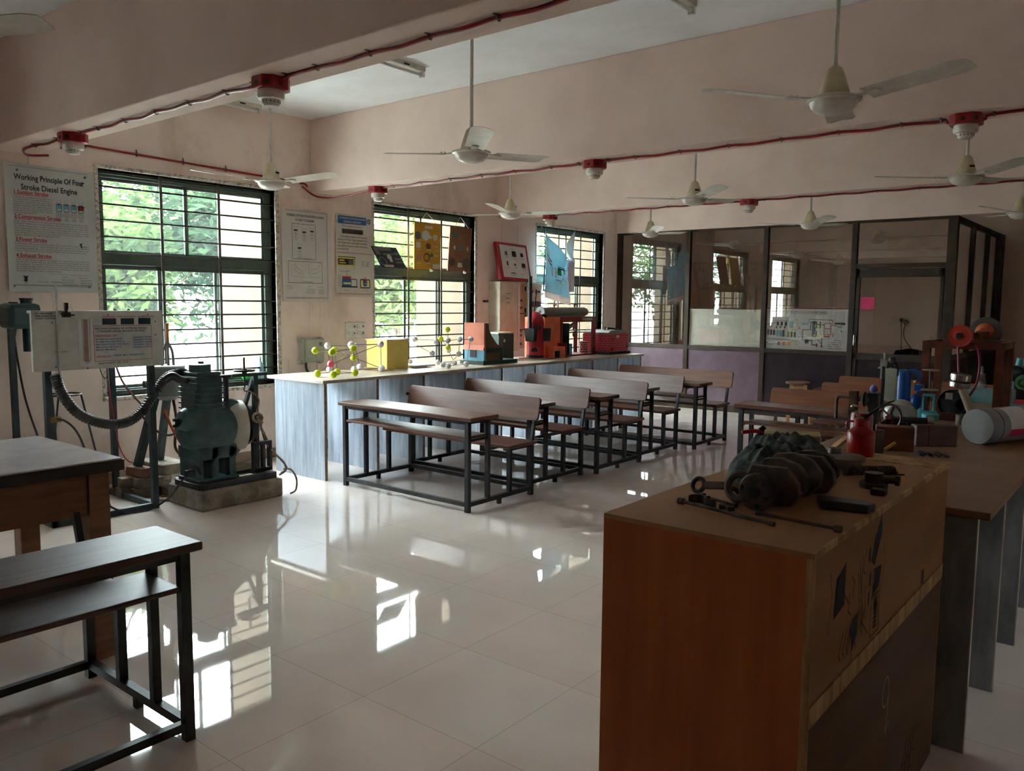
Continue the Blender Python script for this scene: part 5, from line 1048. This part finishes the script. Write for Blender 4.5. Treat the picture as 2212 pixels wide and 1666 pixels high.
s.line(CH, [(2.44-y0+.035*math.cos(a), .49+.045*math.sin(a)) for a in [i*.4 for i in range(17)]], .006); s.line(CH, [(2.475-y0,.50),(2.47-y0,.42),(2.45-y0,.36),(2.49-y0,.385)], .006)
s.rect(BLACK, 2.80-y0, .712, 2.835-y0, .76)
for i in range(3): s.line(IN, [(2.66-y0+.05*i,.05),(2.68-y0+.05*i,.13),(2.74-y0+.05*i,.22)], .012); s.circ(IN, 2.72-y0+.05*i, .12, .03, .006)
s.done(K, {'faded_navy_ink':'faded_emblem', 'brown_black_ink':'stencil_marks', 'white_chalk':'chalk_mark', 'black_print':'broken_hole'})
# crankshaft
t = thing('crankshaft', 'rusty crankshaft with drilled round flange on the crate, half under the rag', 'engine part', (-.83,2.3,CZ))
D_ = Vector((.10,.99,.008)).normalized(); c0 = Vector((-.828,2.045,CZ+.048))
_, A_, B_ = G().frame(D_)
fl = G().lathe([(0,0),(.014,0),(.014,.004),(.046,.004),(.05,.008),(.05,.022),(.044,.026),(.034,.026),(.034,.05),(0,.05)], c0, D_, 32).out('flange', RUST, t, smooth=True)
for i in range(6):
    a = i*PI/3+.3; p = c0+A_*.036*math.cos(a)+B_*.036*math.sin(a); G().cyl(p-D_*.0005, p+D_*.006, .0062, n=10).out('bolt_hole', BLACKM, fl)
G().cyl(c0-D_*.001, c0+D_*.003, .016, n=16).out('centre_bore', BLACKM, fl)
UP = -B_
def web(q, pts, k=1., m=RUST):
    p = c0+D_*q
    return G().prism([(a*k, max(b*k, -.041)) for a, b in pts], p, A_, UP, D_*.024).out('web', m, t, bevel=.004)
W1 = [(-.045,-.01),(-.025,-.038),(.03,-.041),(.075,-.032),(.098,0),(.092,.03),(.06,.066),(-.04,.062),(-.052,.03)]
W2 = [(-.04,-.02),(0,-.041),(.05,-.035),(.085,.0),(.088,.035),(.06,.066),(.01,.078),(-.04,.07),(-.06,.035)]
for q, w_, k in ((.05,W1,1.),(.115,W2,1.),(.19,W2,1.05),(.255,W1,1.05),(.33,W2,.9)): web(q, w_, k)
for q0, q1, oa in ((.07,.115,0),(.14,.19,.035),(.21,.255,0),(.28,.35,.03),(.35,.40,0)): p = A_*oa; G().cyl(c0+D_*q0+p, c0+D_*q1+p, .028, n=20).out('journal', RUST, t, smooth=True)
# connecting rod
def conrod(label, e, b, r, up):
    t = thing('connecting_rod', label, 'engine part', (e[0],e[1],CZ)); e, b = Vector(e), Vector(b); d = (b-e).normalized(); n_ = Vector(up)-d*d.dot(Vector(up)); n_.normalize()
    G().torus(e, r, r*.36, n_, n=28, m=8).out('small_end', RUST, t, smooth=True); G().bar(e+d*r*1.1, b-d*.03, .022, .013, up=n_).out('shank', RUST, t, bevel=.004); G().torus(b, .034, .011, n_, n=24, m=8).out('big_end', RUST, t, smooth=True)
conrod('connecting rod with a round eye sticking out left of the crankshaft flange', (-1.015,2.10,CZ+.032), (-.888,2.085,CZ+.05), .019, (.1,-.8,.35))
conrod('second connecting rod lying low behind the flange', (-.905,2.10,CZ+.02), (-.89,2.23,CZ+.045), .019, (.75,-.3,.5))
def bolt(label, a, b, w=.0045):
    t = thing('long_bolt', label, 'bolt', a, group='long bolts on the crate'); a, b = Vector(a), Vector(b); d = (b-a).normalized()
    G().cyl(a, b, w, n=10).out('shaft', RUST, t, smooth=True); G().cyl(a-d*.006, a+d*.010, .0095, n=6).out('head', RUST, t); G().cyl(b-d*.012, b, .0065, n=8).out('threaded_end', RUST, t)
bolt('long dark bolt lying nearest the crate front edge', (-1.005,1.975,CZ+.0105), (-.722,1.915,CZ+.009)); bolt('long dark bolt whose head overhangs the right edge of the crate', (-.585,1.965,CZ+.0115), (-.80,1.995,CZ+.009)); bolt('long dark bolt behind the bearing shells on the crate', (-.99,2.07,CZ+.0105), (-.87,2.03,CZ+.009), .004)
SH = mat('dull_bearing_metal', (112,106,98), (84,78,72), rough=.4, metal=.7)
for x, y, a, l in ((-.972,2.005,.4,'half bearing shell on the crate, left of two'), (-.930,2.015,2.4,'half bearing shell on the crate, right of two')):
    g = G(); P_ = [(math.cos(q)*.022, math.sin(q)*.022) for q in [i*PI/10 for i in range(11)]]+[(math.cos(q)*.019, math.sin(q)*.019) for q in [PI-i*PI/10 for i in range(11)]]
    tag(g.prism(P_, (x,y,CZ+.0005), (math.cos(a),math.sin(a),0), (-math.sin(a),math.cos(a),0), (0,0,.024)).out('bearing_shell', SH), l, 'engine part', 'bearing shells')
for x, y, l in ((-.897,2.01,'small nut on the crate beside the bearing shells, left of two'), (-.877,2.005,'small nut on the crate beside the bearing shells, right of two')): tag(G().cyl((x,y,CZ),(x,y,CZ+.011),.012,n=6).out('nut', RUST), l, 'nut', 'nuts beside the shells')
# rag
t = G(); n = 64; gr = []
for j in range(n+1):
    row = []
    for i in range(n+1):
        u, v = i/n*2-1, j/n*2-1
        k = max(abs(u), abs(v))/max(1e-6, math.hypot(u, v)); u, v = u*k, v*k; rr_ = math.hypot(u, v)   # round patch
        th = math.atan2(v, u); edge = 1+.16*noise.noise(Vector((math.cos(th)*1.6, math.sin(th)*1.6, 4)))
        x = -.93+.155*u*edge-.03*v; y = 2.50+.255*v*edge
        h = max(0, 1-rr_**2.2)**.75
        fold = .5+.5*math.cos(9*th+5*noise.noise(Vector((u*2,v*2,9))))            # gathers running out from the top
        cr = 1-2*abs(noise.noise(Vector((x*13+y*3, y*9, 1.3)))); c2 = 1-2*abs(noise.noise(Vector((x*30, y*26+x*9, 7))))
        z = CZ+.014+.082*h+.022*fold*min(1,rr_*1.6)*(1-rr_**3)+.030*cr*h**.5+.015*c2*(1-rr_**6)
        row.append(t.bm.verts.new((x+.02*noise.noise(Vector((x*11,y*11,3))), y+.02*noise.noise(Vector((x*11,y*11,5))), max(CZ+.006, z))))
    gr.append(row)
for j in range(n):
    for i in range(n): t.bm.faces.new((gr[j][i],gr[j][i+1],gr[j+1][i+1],gr[j+1][i]))
rg = t.out('oily_rag', mat('grey_green_rag', (96,108,104), (48,56,58), rough=.95, scale=26, lo=.35, hi=.62, detail=8, bump=.3), smooth=True, sub=1)
so = rg.modifiers.new('thick', 'SOLIDIFY'); so.thickness = .006; tag(rg, 'crumpled grey green oily rag heaped over the crankshaft', 'rag')
g = G(); p0, p1 = Vector((-.79,2.66,CZ+.016)), Vector((-.665,2.78,CZ+.016)); d = (p1-p0).normalized(); g.cyl(p0, p1, .012, n=12)
for i in range(14): g.cyl(p0+d*(.004+.012*i), p0+d*(.010+.012*i), .0155, n=12)
tag(g.out('threaded_bar', RUST), 'short coarse threaded bar right of the rag', 'bar'); tag(G().torus((-.655,2.80,CZ+.004),.02,.003,n=18,m=6,a0=.4,a1=4.2).out('spring_clip', RUST), 'thin curved wire clip beside the threaded bar', 'clip')
t = thing('gear_part', 'small dark gear hub with a side bolt near the right crate edge', 'engine part', (-.66,2.55,CZ)); g = G().cyl((-.665,2.55,CZ),(-.665,2.55,CZ+.016),.040,n=18)
G_2 = g.out('gear_rim', RUST, t); G().cyl((-.665,2.55,CZ+.016),(-.665,2.55,CZ+.045),.026,n=20).out('hub', mat('dark_maroon_iron', (64,40,38), rough=.5), t, smooth=True); G().cyl((-.645,2.55,CZ+.026),(-.598,2.555,CZ+.028),.010,n=10).cyl((-.606,2.555,CZ+.028),(-.594,2.556,CZ+.028),.016,n=6).out('side_bolt', RUST, t)
tag(G().prism([(0,0),(.115,.02),(.125,.06),(.09,.075),(-.03,.06)], (-.70,2.18,CZ+.0005), X, Y, (0,0,.024)).out('iron_block', BLACKM, bevel=.004), 'flat black iron block on the crate in front of the gear hub', 'engine part')
tag(G().box(-.645,-.605,2.44,2.47,CZ,CZ+.018).out('iron_offcut', RUST, bevel=.003), 'small dark iron offcut between the gear hub and the black block', 'engine part')
t = thing('flywheel_disc', 'round flat steel disc with small hub on the crate beside the red oil can', 'engine part', (-.845,2.82,CZ)); dm_ = mat('tan_worn_steel', (120,108,92), (92,82,70), rough=.5, metal=.4, scale=9)
G().lathe([(0,0),(.066,0),(.068,.006),(.068,.02),(.078,.022),(.078,.034),(.074,.037),(0,.037)], (-.845,2.82,CZ), n=40).out('disc', dm_, t, smooth=True); G().lathe([(0,.037),(.022,.037),(.020,.055),(.0,.057)], (-.875,2.85,CZ), n=20).out('hub', dm_, t, smooth=True)
RC = mat('oil_can_red', (170,28,22), (146,22,18), rough=.3, scale=8)
t = thing('oil_can', 'red pump oil can with a long thin spout at the back of the crate', 'oil can', (-.848,3.05,CZ))
cx, cy = -.848, 3.055
G().lathe([(0,0),(.045,0),(.047,.004),(.047,.085),(.044,.092),(.026,.108),(.024,.112),(.026,.114),(.026,.134),(.018,.140),(0,.140)], (cx,cy,CZ), n=32).out('can_body', RC, t, smooth=True)
G().tube([(cx-.026,cy,CZ+.125),(cx-.048,cy-.004,CZ+.122),(cx-.05,cy-.004,CZ+.100)], .004, n=7).out('handle', RC, t, smooth=True); G().tube([(cx+.008,cy,CZ+.135),(cx+.035,cy+.01,CZ+.165),(cx+.075,cy+.015,CZ+.195),(cx+.10,cy+.02,CZ+.208)], lambda i: max(.0025,.006-.0002*i), n=8).out('spout', BLACKM, t, smooth=True)
pl = G().tube([(cx-.01,cy,CZ+.138),(cx-.02,cy,CZ+.165)], .007, n=8, smooth=False).out('pump_lever', CHROME, t, smooth=True); G().sphere((cx-.028,cy,CZ+.178),.014,12,(1,1,.6)).out('lever_knob', CHROME, pl, smooth=True)
G().cyl((cx-.036,cy+.075,CZ+.004),(cx-.036,cy+.075,CZ+.125),.036,n=24)
t = thing('red_canister', 'plain dark red canister half hidden behind the red oil can', 'canister', (-.885,3.235,.9)); G().lathe([(0,0),(.04,0),(.04,.285),(.036,.295),(0,.297)], (-.90,3.24,.9), n=24).out('canister_body', mat('dark_red_tin', (130,24,26), rough=.35), t, smooth=True)
tag(G().bar((-.955,3.045,CZ+.005),(-.905,3.09,CZ+.06),.035,.010).out('wood_chip', PLYE), 'small pale wood offcut leaning left of the red oil can', 'offcut')

# ------------------------------------------------------------------ long marble worktable at the right
t = thing('marble_worktable', 'long worktable with worn brown top on grey marble slabs behind the crate', 'table', (-.9,5.5,0))
G().box(-1.37,-.44,3.15,7.62,.872,.9).out('table_top', WTOP, t, bevel=.003)
MD = mat('dark_grey_marble', (150,152,154), (96,98,102), rough=.35, scale=4, stretch=(2.2,2.2,.6), lo=.3, hi=.65, detail=8)
for i in range(8):
    y = 3.195+.605*i; q = G().box(-1.28,-.485,y,y+.025,0,.872).out('slab_support', MD, t); G().box(-.486,-.482,y,y+.025,0,.872).out('sawn_edge', CTOP, q)
WZ = .9
def it(name, label, cat, x, y, group=None): return thing(name, label, cat, (x,y,WZ), group=group)
# green battery with red clamp
t = it('car_battery', 'green battery with pale lid and a red clamp, behind the oily rag', 'battery', -1.22, 3.42); gb_ = mat('battery_green', (24,84,34), (18,66,26), rough=.4)
M = Matrix.Translation((-1.235,3.40,WZ)) @ Matrix.Rotation(.35,4,'Z')
G().box(-.125,.125,-.08,.08,0,.135,M).out('case', gb_, t, bevel=.004); G().box(-.10,.125,-.07,.075,.135,.165,M).out('lid', mat('pale_dusty_lid', (168,158,112), (140,128,86), rough=.7, scale=9), t, bevel=.006)
G().tube([M@Vector(p) for p in ((-.11,0,.16),(-.14,-.02,.165),(-.19,-.04,.16))], .009, n=8).out('clamp', mat('clamp_red', (176,24,30), rough=.4), t, smooth=True); G().tube([M@Vector(p) for p in ((-.11,.0,.135),(-.12,.0,.16),(-.10,0,.185))], .012, n=8).out('terminal', BLACKM, t)
# blocks
t = it('wooden_block', 'plain brown wooden block in front of the grey pipe', 'block', -.91, 4.5); M = Matrix.Translation((-.905,4.52,WZ)) @ Matrix.Rotation(.62,4,'Z'); G().box(-.10,.10,-.035,.035,0,.105,M).out('block_body', mat('purple_brown_wood', (98,70,60), (74,52,46), rough=.6, scale=4, stretch=(1,8,8)), t, bevel=.003); G().box(-.042,-.038,-.0365,-.03,.0,.105,M).out('saw_cut', BLACK, t)
t = it('wooden_block', 'reddish wooden block standing below the sectioned column with red handwheel', 'block', -1.02, 4.3); M = Matrix.Translation((-1.03,4.27,WZ)) @ Matrix.Rotation(.3,4,'Z'); G().box(-.085,.085,-.05,.05,0,.115,M).out('block_body', mat('red_brown_wood', (112,60,36), (86,44,26), rough=.6, scale=4, stretch=(1,8,8)), t, bevel=.003)
for i, (x, y, a, l) in enumerate(((-1.05,4.18,.5,'small pale wooden stick leaning before the reddish block'), )): tag(G().bar((x,y,WZ+.006),(x+.045,y+.01,WZ+.045),.03,.012).out('wood_offcut', mat('yellow_pine', (206,148,70), rough=.6)), l, 'offcut')
tag(G().box(-1.13,-1.0,4.74,4.86,WZ,WZ+.05).out('yellow_box', mat('yellow_brass_sheet', (206,158,60), (186,138,46), rough=.45)), 'yellow box behind the brown wooden block', 'box')
t = it('brass_cylinder', 'dark horizontal cylinder with a bright ring lying on the yellow box', 'cylinder', -1.05, 4.8); G().cyl((-1.2,4.76,WZ+.075),(-1.01,4.84,WZ+.075),.024,n=18).out('cylinder_body', BLACKM, t, smooth=True); G().cyl((-1.01,4.84,WZ+.075),(-.98,4.853,WZ+.075),.034,n=20).out('end_ring', CHROME, t, smooth=True)
# nut clumps
for x, y, k, l in ((-.87,4.17,5,'clump of dark greasy nuts left of the loose gears before the wooden block'), (-.805,4.19,4,'clump of small rusty gears right of the greasy nuts')):
    t = it('metal_parts', l, 'metal parts', x, y)
    for i in range(k): a = i*2.1; G().torus((x+.022*math.cos(a),y+.02*math.sin(a),WZ+.012),.011,.007,(math.cos(a*3)*.5,.2,1),n=10,m=6).out('nut', RUST if k == 4 else BLACKM, t)
# sectioned column model with handwheel
t = it('sectioned_pump_model', 'grey green column model with a red spoked handwheel', 'model', -1.17, 4.75); GG = mat('grey_green_enamel', (186,196,184), (164,174,160), rough=.4, scale=6); MR = mat('maroon_paint', (104,30,30), rough=.4)
G().box(-1.22,-1.16,4.78,4.82,1.08,1.26).out('column', GG, t, bevel=.006); G().box(-1.235,-1.222,4.78,4.82,1.02,1.27).out('cut_face', BLACKM, t); G().lathe([(0,0),(.08,0),(.085,.02),(.085,.05),(.06,.07),(0,.07)], (-1.15,4.90,1.0), (0,-1,0), 28).out('wheel_case', GG, t, smooth=True); G().box(-1.22,-1.09,4.76,4.86,WZ,.97).out('base', BLACKM, t)
g = G().torus((-1.17,4.74,1.0),.066,.007,(.35,1,0),n=32); 
for i in range(5):
    a = i*2*PI/5; _, a_, b_ = g.frame((.35,1,0)); c_ = Vector((-1.17,4.74,1.0)); g.bar(c_, c_+a_*.064*math.cos(a)+b_*.064*math.sin(a), .012, .006)
g.cyl((-1.173,4.725,1.0),(-1.165,4.755,1.0),.014,n=12); g.out('handwheel', MR, t, smooth=True)
g = G().box(-1.245,-1.215,4.785,4.815,1.20,1.30); g.cyl((-1.23,4.8,1.29),(-1.23,4.8,1.345),.006,n=8); g.box(-1.26,-1.19,4.79,4.81,1.255,1.265); g.box(-1.25,-1.235,4.79,4.81,1.265,1.31); g.out('top_screw', GG, t)
G().tube([(-1.21,4.8,1.26),(-1.185,4.8,1.29),(-1.165,4.8,1.27),(-1.165,4.8,1.22)], .012, n=8).sphere((-1.19,4.8,1.305),.02,10).out('top_hook', BLACKM, t, smooth=True)
# dark crank gear assembly
t = it('crank_gear_model', 'dark gear model with a bent crank handle and a blue knob', 'model', -1.28, 4.6)
G().box(-1.345,-1.305,4.58,4.62,WZ,1.14).out('post', RUST, t); G().tube([(-1.32,4.6,1.105),(-1.39,4.6,1.105),(-1.412,4.6,1.095),(-1.415,4.6,1.06),(-1.415,4.6,.985)], .009, n=8, sub=4).out('crank_handle', RUST, t, smooth=True)
G().cyl((-1.305,4.6,1.10),(-1.27,4.6,1.10),.014,n=10).out('shaft', RUST, t); G().lathe([(0,0),(.01,0),(.042,.022),(.03,.03),(.042,.04),(.01,.06),(0,.06)], (-1.29,4.6,1.10), X, 20).out('bevel_gear', BLACKM, t, smooth=True); G().box(-1.25,-1.195,4.575,4.63,WZ,1.14).out('gear_case', BLACKM, t, bevel=.008); G().sphere((-1.225,4.6,1.158),.02,12,(1,1,1.2)).out('blue_knob', mat('periwinkle_plastic', (88,96,170), rough=.4), t, smooth=True)
tag(G().box(-.985,-.955,3.76,3.79,WZ,1.06).out('dark_post', RUST), 'short dark steel post standing in front of the red handwheel', 'post')
# blue pump
BL = mat('bright_blue_enamel', (26,96,176), (20,80,152), rough=.35, scale=6); t = it('blue_pump_model', 'bright blue pump model with a curved side pipe', 'pump', -1.28, 5.5)
G().lathe([(0,.0),(.055,0),(.055,.012),(.038,.02),(.036,.11),(.045,.115),(.045,.13),(.042,.135),(.042,.29),(.03,.305),(0,.31)], (-1.29,5.5,WZ), n=28).out('pump_barrel', BL, t, smooth=True)
G().tube([(-1.27,5.5,1.185),(-1.24,5.5,1.20),(-1.205,5.5,1.185),(-1.2,5.5,1.14)], .014, n=10).out('side_pipe', BL, t, smooth=True); G().box(-1.225,-1.175,5.48,5.53,1.08,1.12).cyl((-1.20,5.5,1.06),(-1.20,5.5,1.085),.01).out('valve_block', BL, t, bevel=.006); G().sphere((-1.215,5.5,1.01),.045,16,(.7,1,1.15)).out('air_vessel', BL, t, smooth=True); G().sphere((-1.22,5.49,1.135),.012,8).out('bright_nut', CHROME, t)
# turquoise vise-like valve
TQ = mat('turquoise_enamel', (84,170,178), (66,150,158), rough=.4, scale=7); t = it('turquoise_valve_model', 'turquoise valve model with two round grey plates on its stem', 'valve', -1.08, 5.25)
G().lathe([(0,0),(.03,0),(.03,.01),(.02,.015),(.02,.03),(.045,.035),(.048,.07),(.03,.085),(0,.085)], (-1.075,5.25,WZ), n=24).out('valve_body', TQ, t, smooth=True); G().prism([(0,0),(.03,.0),(.03,.05),(.015,.075),(0,.06)], (-1.145,5.24,.93), X, Z, (0,.03,0)).out('side_ear', TQ, t, bevel=.004)
g = G().box(-1.122,-1.110,5.235,5.265,.98,1.085); g.box(-1.066,-1.054,5.235,5.265,.98,1.085); g.box(-1.122,-1.054,5.235,5.265,1.075,1.09); g.box(-1.125,-1.05,5.22,5.28,.975,.99); g.out('yoke', TQ, t, bevel=.003)
G().cyl((-1.088,5.25,.98),(-1.088,5.25,1.23),.006,n=8).out('stem', RUST, t)
for z in (1.11, 1.226): G().lathe([(0,0),(.045,0),(.048,.004),(.045,.008),(0,.008)], (-1.088,5.25,z), n=28).out('round_plate', mat('dull_plate_metal', (150,146,140), rough=.4, metal=.6), t, smooth=True)
# brown steel stand with pulleys
t = it('pulley_stand', 'oxide brown steel stand carrying a red pulley and a grey grinding wheel', 'stand', -1.0, 5.78); g = G()
for x in (-1.19,-.79):
    for y in (5.6,5.95): G().box(x-.022,x+.022,y-.022,y+.022,WZ,1.385).out('leg', BROWNM, t)
for y in (5.6,5.95): g.box(-1.21,-.77,y-.02,y+.02,1.345,1.388); G().box(-1.21,-.77,y-.02,y+.02,.90,.945).out('bottom_rail', BROWNM, t)
for x in (-1.19,-.79): g.box(x-.02,x+.02,5.6,5.95,1.345,1.388)
g.out('top_frame', BROWNM, t); G().box(-1.05,-.80,5.70,5.86,1.385,1.395).out('top_plate', BROWNM, t)
G().lathe([(0,0),(.014,.0),(.02,.004),(.05,.004),(.066,.0),(.068,.006),(.066,.03),(.05,.034),(0,.034)], (-1.0,5.54,1.425), (.1,1,0), 36).out('red_pulley', mat('pulley_orange_red', (176,50,24), (150,38,18), rough=.45, scale=8), t, smooth=True); G().cyl((-1.002,5.53,1.425),(-.985,5.70,1.425),.02,n=14).out('pulley_hub', BLACKM, t)
G().cyl((-.98,5.6,1.425),(-.90,5.95,1.425),.018,n=12).box(-.95,-.89,5.74,5.82,1.395,1.45).out('shaft_bearing', BROWNM, t)
G().lathe([(0,0),(.05,0),(.05,.004),(.088,.004),(.092,.008),(.092,.034),(.088,.038),(0,.038)], (-.92,5.86,1.445), (.1,1,0), 40).out('grinding_wheel', mat('grey_grinding_wheel', (92,88,82), rough=.8, scale=30), t, smooth=True); G().lathe([(0,0),(.055,0),(.03,.01),(0,.01)], (-.921,5.855,1.445), (-.1,-1,0), 28).out('wheel_label', mat('orange_wheel_label', (196,92,40), (150,56,24), rough=.5, scale=20), t)
HZ = mat('magenta_rubber', (132,28,56), rough=.4)
tag(G().tube([(-1.01,5.56,1.36),(-1.0,5.55,1.25),(-.99,5.54,1.17),(-.97,5.53,1.10),(-.94,5.54,1.06),(-.90,5.55,1.13),(-.885,5.55,1.24),(-.90,5.56,1.34),(-.92,5.57,1.37)], .007, n=7).out('red_hose', HZ, smooth=True), 'thin magenta hose looped down from the red pulley', 'hose')
# piston and rod
t = it('piston_and_rod', 'bright piston on a cream connecting rod leaning behind the grey pipe', 'piston', -.93, 5.35); PC = mat('cream_rod_paint', (206,196,166), rough=.45)
pd = Vector((-.09,-.02,.30)).normalized(); pb = Vector((-.835,5.28,.905)); pt = Vector((-.925,5.29,1.125)); G().cyl(pb, pt, .022, n=18).out('rod_tube', PC, t, smooth=True); G().cyl(pt, pt+pd*.05, .018, .009, n=14).out('rod_end', mat('rusty_rod_end', (140,92,62), rough=.6), t, smooth=True)
ax = Vector((.12,0,1)).normalized(); pc = Vector((-.945,5.30,1.135)); G().lathe([(.05,0),(.055,.004),(.055,.03),(.052,.033),(.052,.04),(.055,.043),(.055,.075),(.05,.08),(0,.08)], pc, ax, 32).out('piston_shell', CHROME, t, smooth=True); G().torus(pc+ax*.035, .0545, .003, ax, n=32, m=6).out('ring_groove', BLACK, t)
# black wheel
t = it('black_fan_wheel', 'round black spoked wheel standing under the pulley stand', 'wheel', -1.06, 5.78); G().lathe([(0,0),(.02,0),(.02,.02),(.075,.02),(.085,.0),(.088,.004),(.088,.05),(.08,.055),(0,.055)], (-1.06,5.74,.99), (.2,1,0), 36).out('wheel_body', BLACKM, t, smooth=True)
for i in range(9): a = i*2*PI/9; G().bar((-1.06,5.735,.99),(-1.06+.07*math.cos(a),5.74,.99+.07*math.sin(a)),.008,.008).out('spoke', RUBBER, t)
tag(G().box(-1.07,-1.03,5.60,5.605,1.03,1.07).out('paper_tag', PAPER), 'small white paper tag in front of the black spoked wheel', 'tag')
# grey pipe
t = it('grey_pipe', 'big grey capped pipe lying on the worktable at the right edge', 'pipe', -.6, 4.9); dr = Vector((.36,.74,0)).normalized(); c_ = Vector((-.745,4.71,WZ+.092)); rp = .088
G().lathe([(0,0),(rp,0),(rp+.003,.004),(rp+.003,.075),(rp,.078),(0,.078)], c_, dr, 44).out('end_cap', PVC, t, smooth=True); G().lathe([(0,.078),(rp-.003,.079),(rp-.003,.085),(rp+.001,.086),(rp+.001,.95),(0,.95)], c_, dr, 44).out('pipe_body', PVC, t, smooth=True)
_, a_, b_ = G().frame(dr)
def wrap(q0, q1, t0, t1, m, nm, e=.0015):
    g = G(); k = 12; pv = None
    for i in range(k+1):
        th = t0+(t1-t0)*i/k; v = a_*math.cos(th)+b_*math.sin(th); cur = [g.bm.verts.new(c_+dr*q+v*(rp+.001+e)) for q in (q0, q1)]
        if pv: g.bm.faces.new((pv[0],pv[1],cur[1],cur[0]))
        pv = cur
    g.out(nm, m, t, smooth=True)
wrap(.135,.30,-1.75,.15,PAPER,'white_label'); wrap(.134,.20,-1.78,-1.45,mat('red_label', (196,60,66), rough=.5),'red_label',.002); wrap(.134,.30,.12,.55,mat('magenta_label', (206,38,86), rough=.5),'pink_label',.002)
# turquoise tank with insulator model, green wheel, lamp and bits behind
t = it('turquoise_tank', 'pale turquoise box tank behind the legs of the pulley stand', 'tank', -1.0, 6.9); G().box(-1.16,-.87,6.80,7.0,WZ,1.0).out('tank_body', mat('pale_turquoise', (120,162,166), (104,144,150), rough=.45, scale=6), t, bevel=.005)
G().tube([(-.97,6.85,1.0),(-.97,6.85,1.04),(-.93,6.85,1.05)], .012).box(-.99,-.95,6.82,6.88,1.0,1.012).out('tap', TQ, t)
t = it('plug_model', 'grey ribbed spark plug model standing on the turquoise tank', 'model', -1.08, 6.9); t.matrix_basis = Matrix.Translation((-1.08,6.9,1.0)); G().lathe([(0,0),(.04,0),(.04,.03),(.028,.034),(.034,.05),(.026,.06),(.032,.075),(.024,.085),(.028,.10),(.016,.11),(.01,.16),(0,.165)], (-1.085,6.9,1.0), n=20).out('plug_body', mat('grey_plug', (142,136,138), rough=.5), t, smooth=True)
t = it('green_wheel_model', 'green round wheel model at the right edge behind the grey pipe', 'wheel', -.82, 7.0); G().lathe([(0,0),(.02,.0),(.03,-.02),(.04,0),(.058,0),(.06,.02),(0,.03)], (-.83,7.0,1.05), (.3,1,0), 26).out('wheel_body', mat('leaf_green_enamel', (72,128,70), rough=.4), t, smooth=True); G().box(-.86,-.80,7.0,7.06,WZ,1.0).out('foot', BLACKM, t)
t = it('round_lamp_model', 'dark round lamp housing with turquoise cap at the right edge', 'lamp', -.88, 7.3); G().sphere((-.905,7.25,1.10),.062,18,(1,.8,1)).cyl((-.905,7.25,WZ),(-.905,7.25,1.06),.03).out('housing', BLACKM, t, smooth=True); G().torus((-.905,7.21,1.10),.055,.006,(.3,-1,0),n=26).out('rim', RUST, t, smooth=True); G().cyl((-.895,7.25,1.15),(-.885,7.25,1.215),.026,n=16).out('cap', TQ, t, smooth=True)
for i, (x, y, m, l) in enumerate(((-.80,6.55,TQ,'turquoise strip offcut between the pulley stand and the pipe'), (-.76,6.7,REDP,'dull red strip offcut between the pulley stand and the pipe'))): tag(G().box(x-.08,x+.05,y,y+.03,WZ,WZ+.03+.02*i).out('metal_strip', m), l, 'offcut')
tag(G().lathe([(0,0),(.04,0),(.04,.06),(0,.06)], (-.94,5.45,WZ+.0), n=18).out('brown_cup', RUST, smooth=True), 'small rusty cup between the piston rod and the pulley stand', 'cup')
# stools by the partition
def stool(x, y, z, label, first=None):
    t = thing('lab_stool', label, 'stool', (x,y,0), .4, group='wooden stools'); LW = mat('pale_stool_wood', (206,164,124), (180,138,100), rough=.5, scale=5)
    G().lathe([(0,z-.03),(.155,z-.03),(.16,z-.02),(.16,z-.004),(.155,z),(0,z)], n=30).out('round_seat', mat('brown_stool_top', (128,92,72), rough=.4, scale=5), t, world=False, smooth=True)
    for a in range(4): c, q = math.cos(a*PI/2+PI/4), math.sin(a*PI/2+PI/4); G().bar((c*.17,q*.17,0),(c*.12,q*.12,z-.03),.035).out('leg', LW, t, world=False)
    for a in range(4):
        p, q = [(math.cos(b*PI/2+PI/4)*.158, math.sin(b*PI/2+PI/4)*.158) for b in (a, a+1)]; G().bar((p[0],p[1],.18),(q[0],q[1],.18),.02).bar((p[0]*.8,p[1]*.8,z-.07),(q[0]*.8,q[1]*.8,z-.07),.03).out('stretcher', LW, t, world=False)
stool(-3.80, 10.72, .60, 'round topped wooden stool in front of the dark partition panel, taller of two'); stool(-3.42, 10.45, .52, 'lower wooden stool partly hidden behind the right bench desks')

# ------------------------------------------------------------------ daylight and camera
w = bpy.data.worlds.new('overcast_sky'); S.world = w; w.use_nodes = True
bg = w.node_tree.nodes['Background']; bg.inputs['Color'].default_value = (.88,.92,1.0,1); bg.inputs['Strength'].default_value = SKYS
cd = bpy.data.cameras.new('camera'); cam = bpy.data.objects.new('camera', cd); COL.objects.link(cam); S.camera = cam
cd.sensor_fit = 'HORIZONTAL'; cd.sensor_width = 36; cd.lens = 1763.085/2212*36; cd.clip_start = .05; cd.clip_end = 200
r_, u_, f_ = Vector((.77735,.62900,.00868)), Vector((-.07001,.07279,.99489)), Vector((-.62516,.77399,-.10062))
cam.matrix_world = Matrix(((r_.x,u_.x,-f_.x,0),(r_.y,u_.y,-f_.y,0),(r_.z,u_.z,-f_.z,1.6),(0,0,0,1)))
V_ = S.view_settings; V_.view_transform = 'Standard'; V_.look = 'None'; V_.gamma = 1; V_.use_curve_mapping = False; V_.exposure = EXPO
S.cycles.max_bounces = 14; S.cycles.diffuse_bounces = 8; S.cycles.glossy_bounces = 6; S.cycles.transparent_max_bounces = 24; S.cycles.caustics_reflective = False; S.cycles.caustics_refractive = False
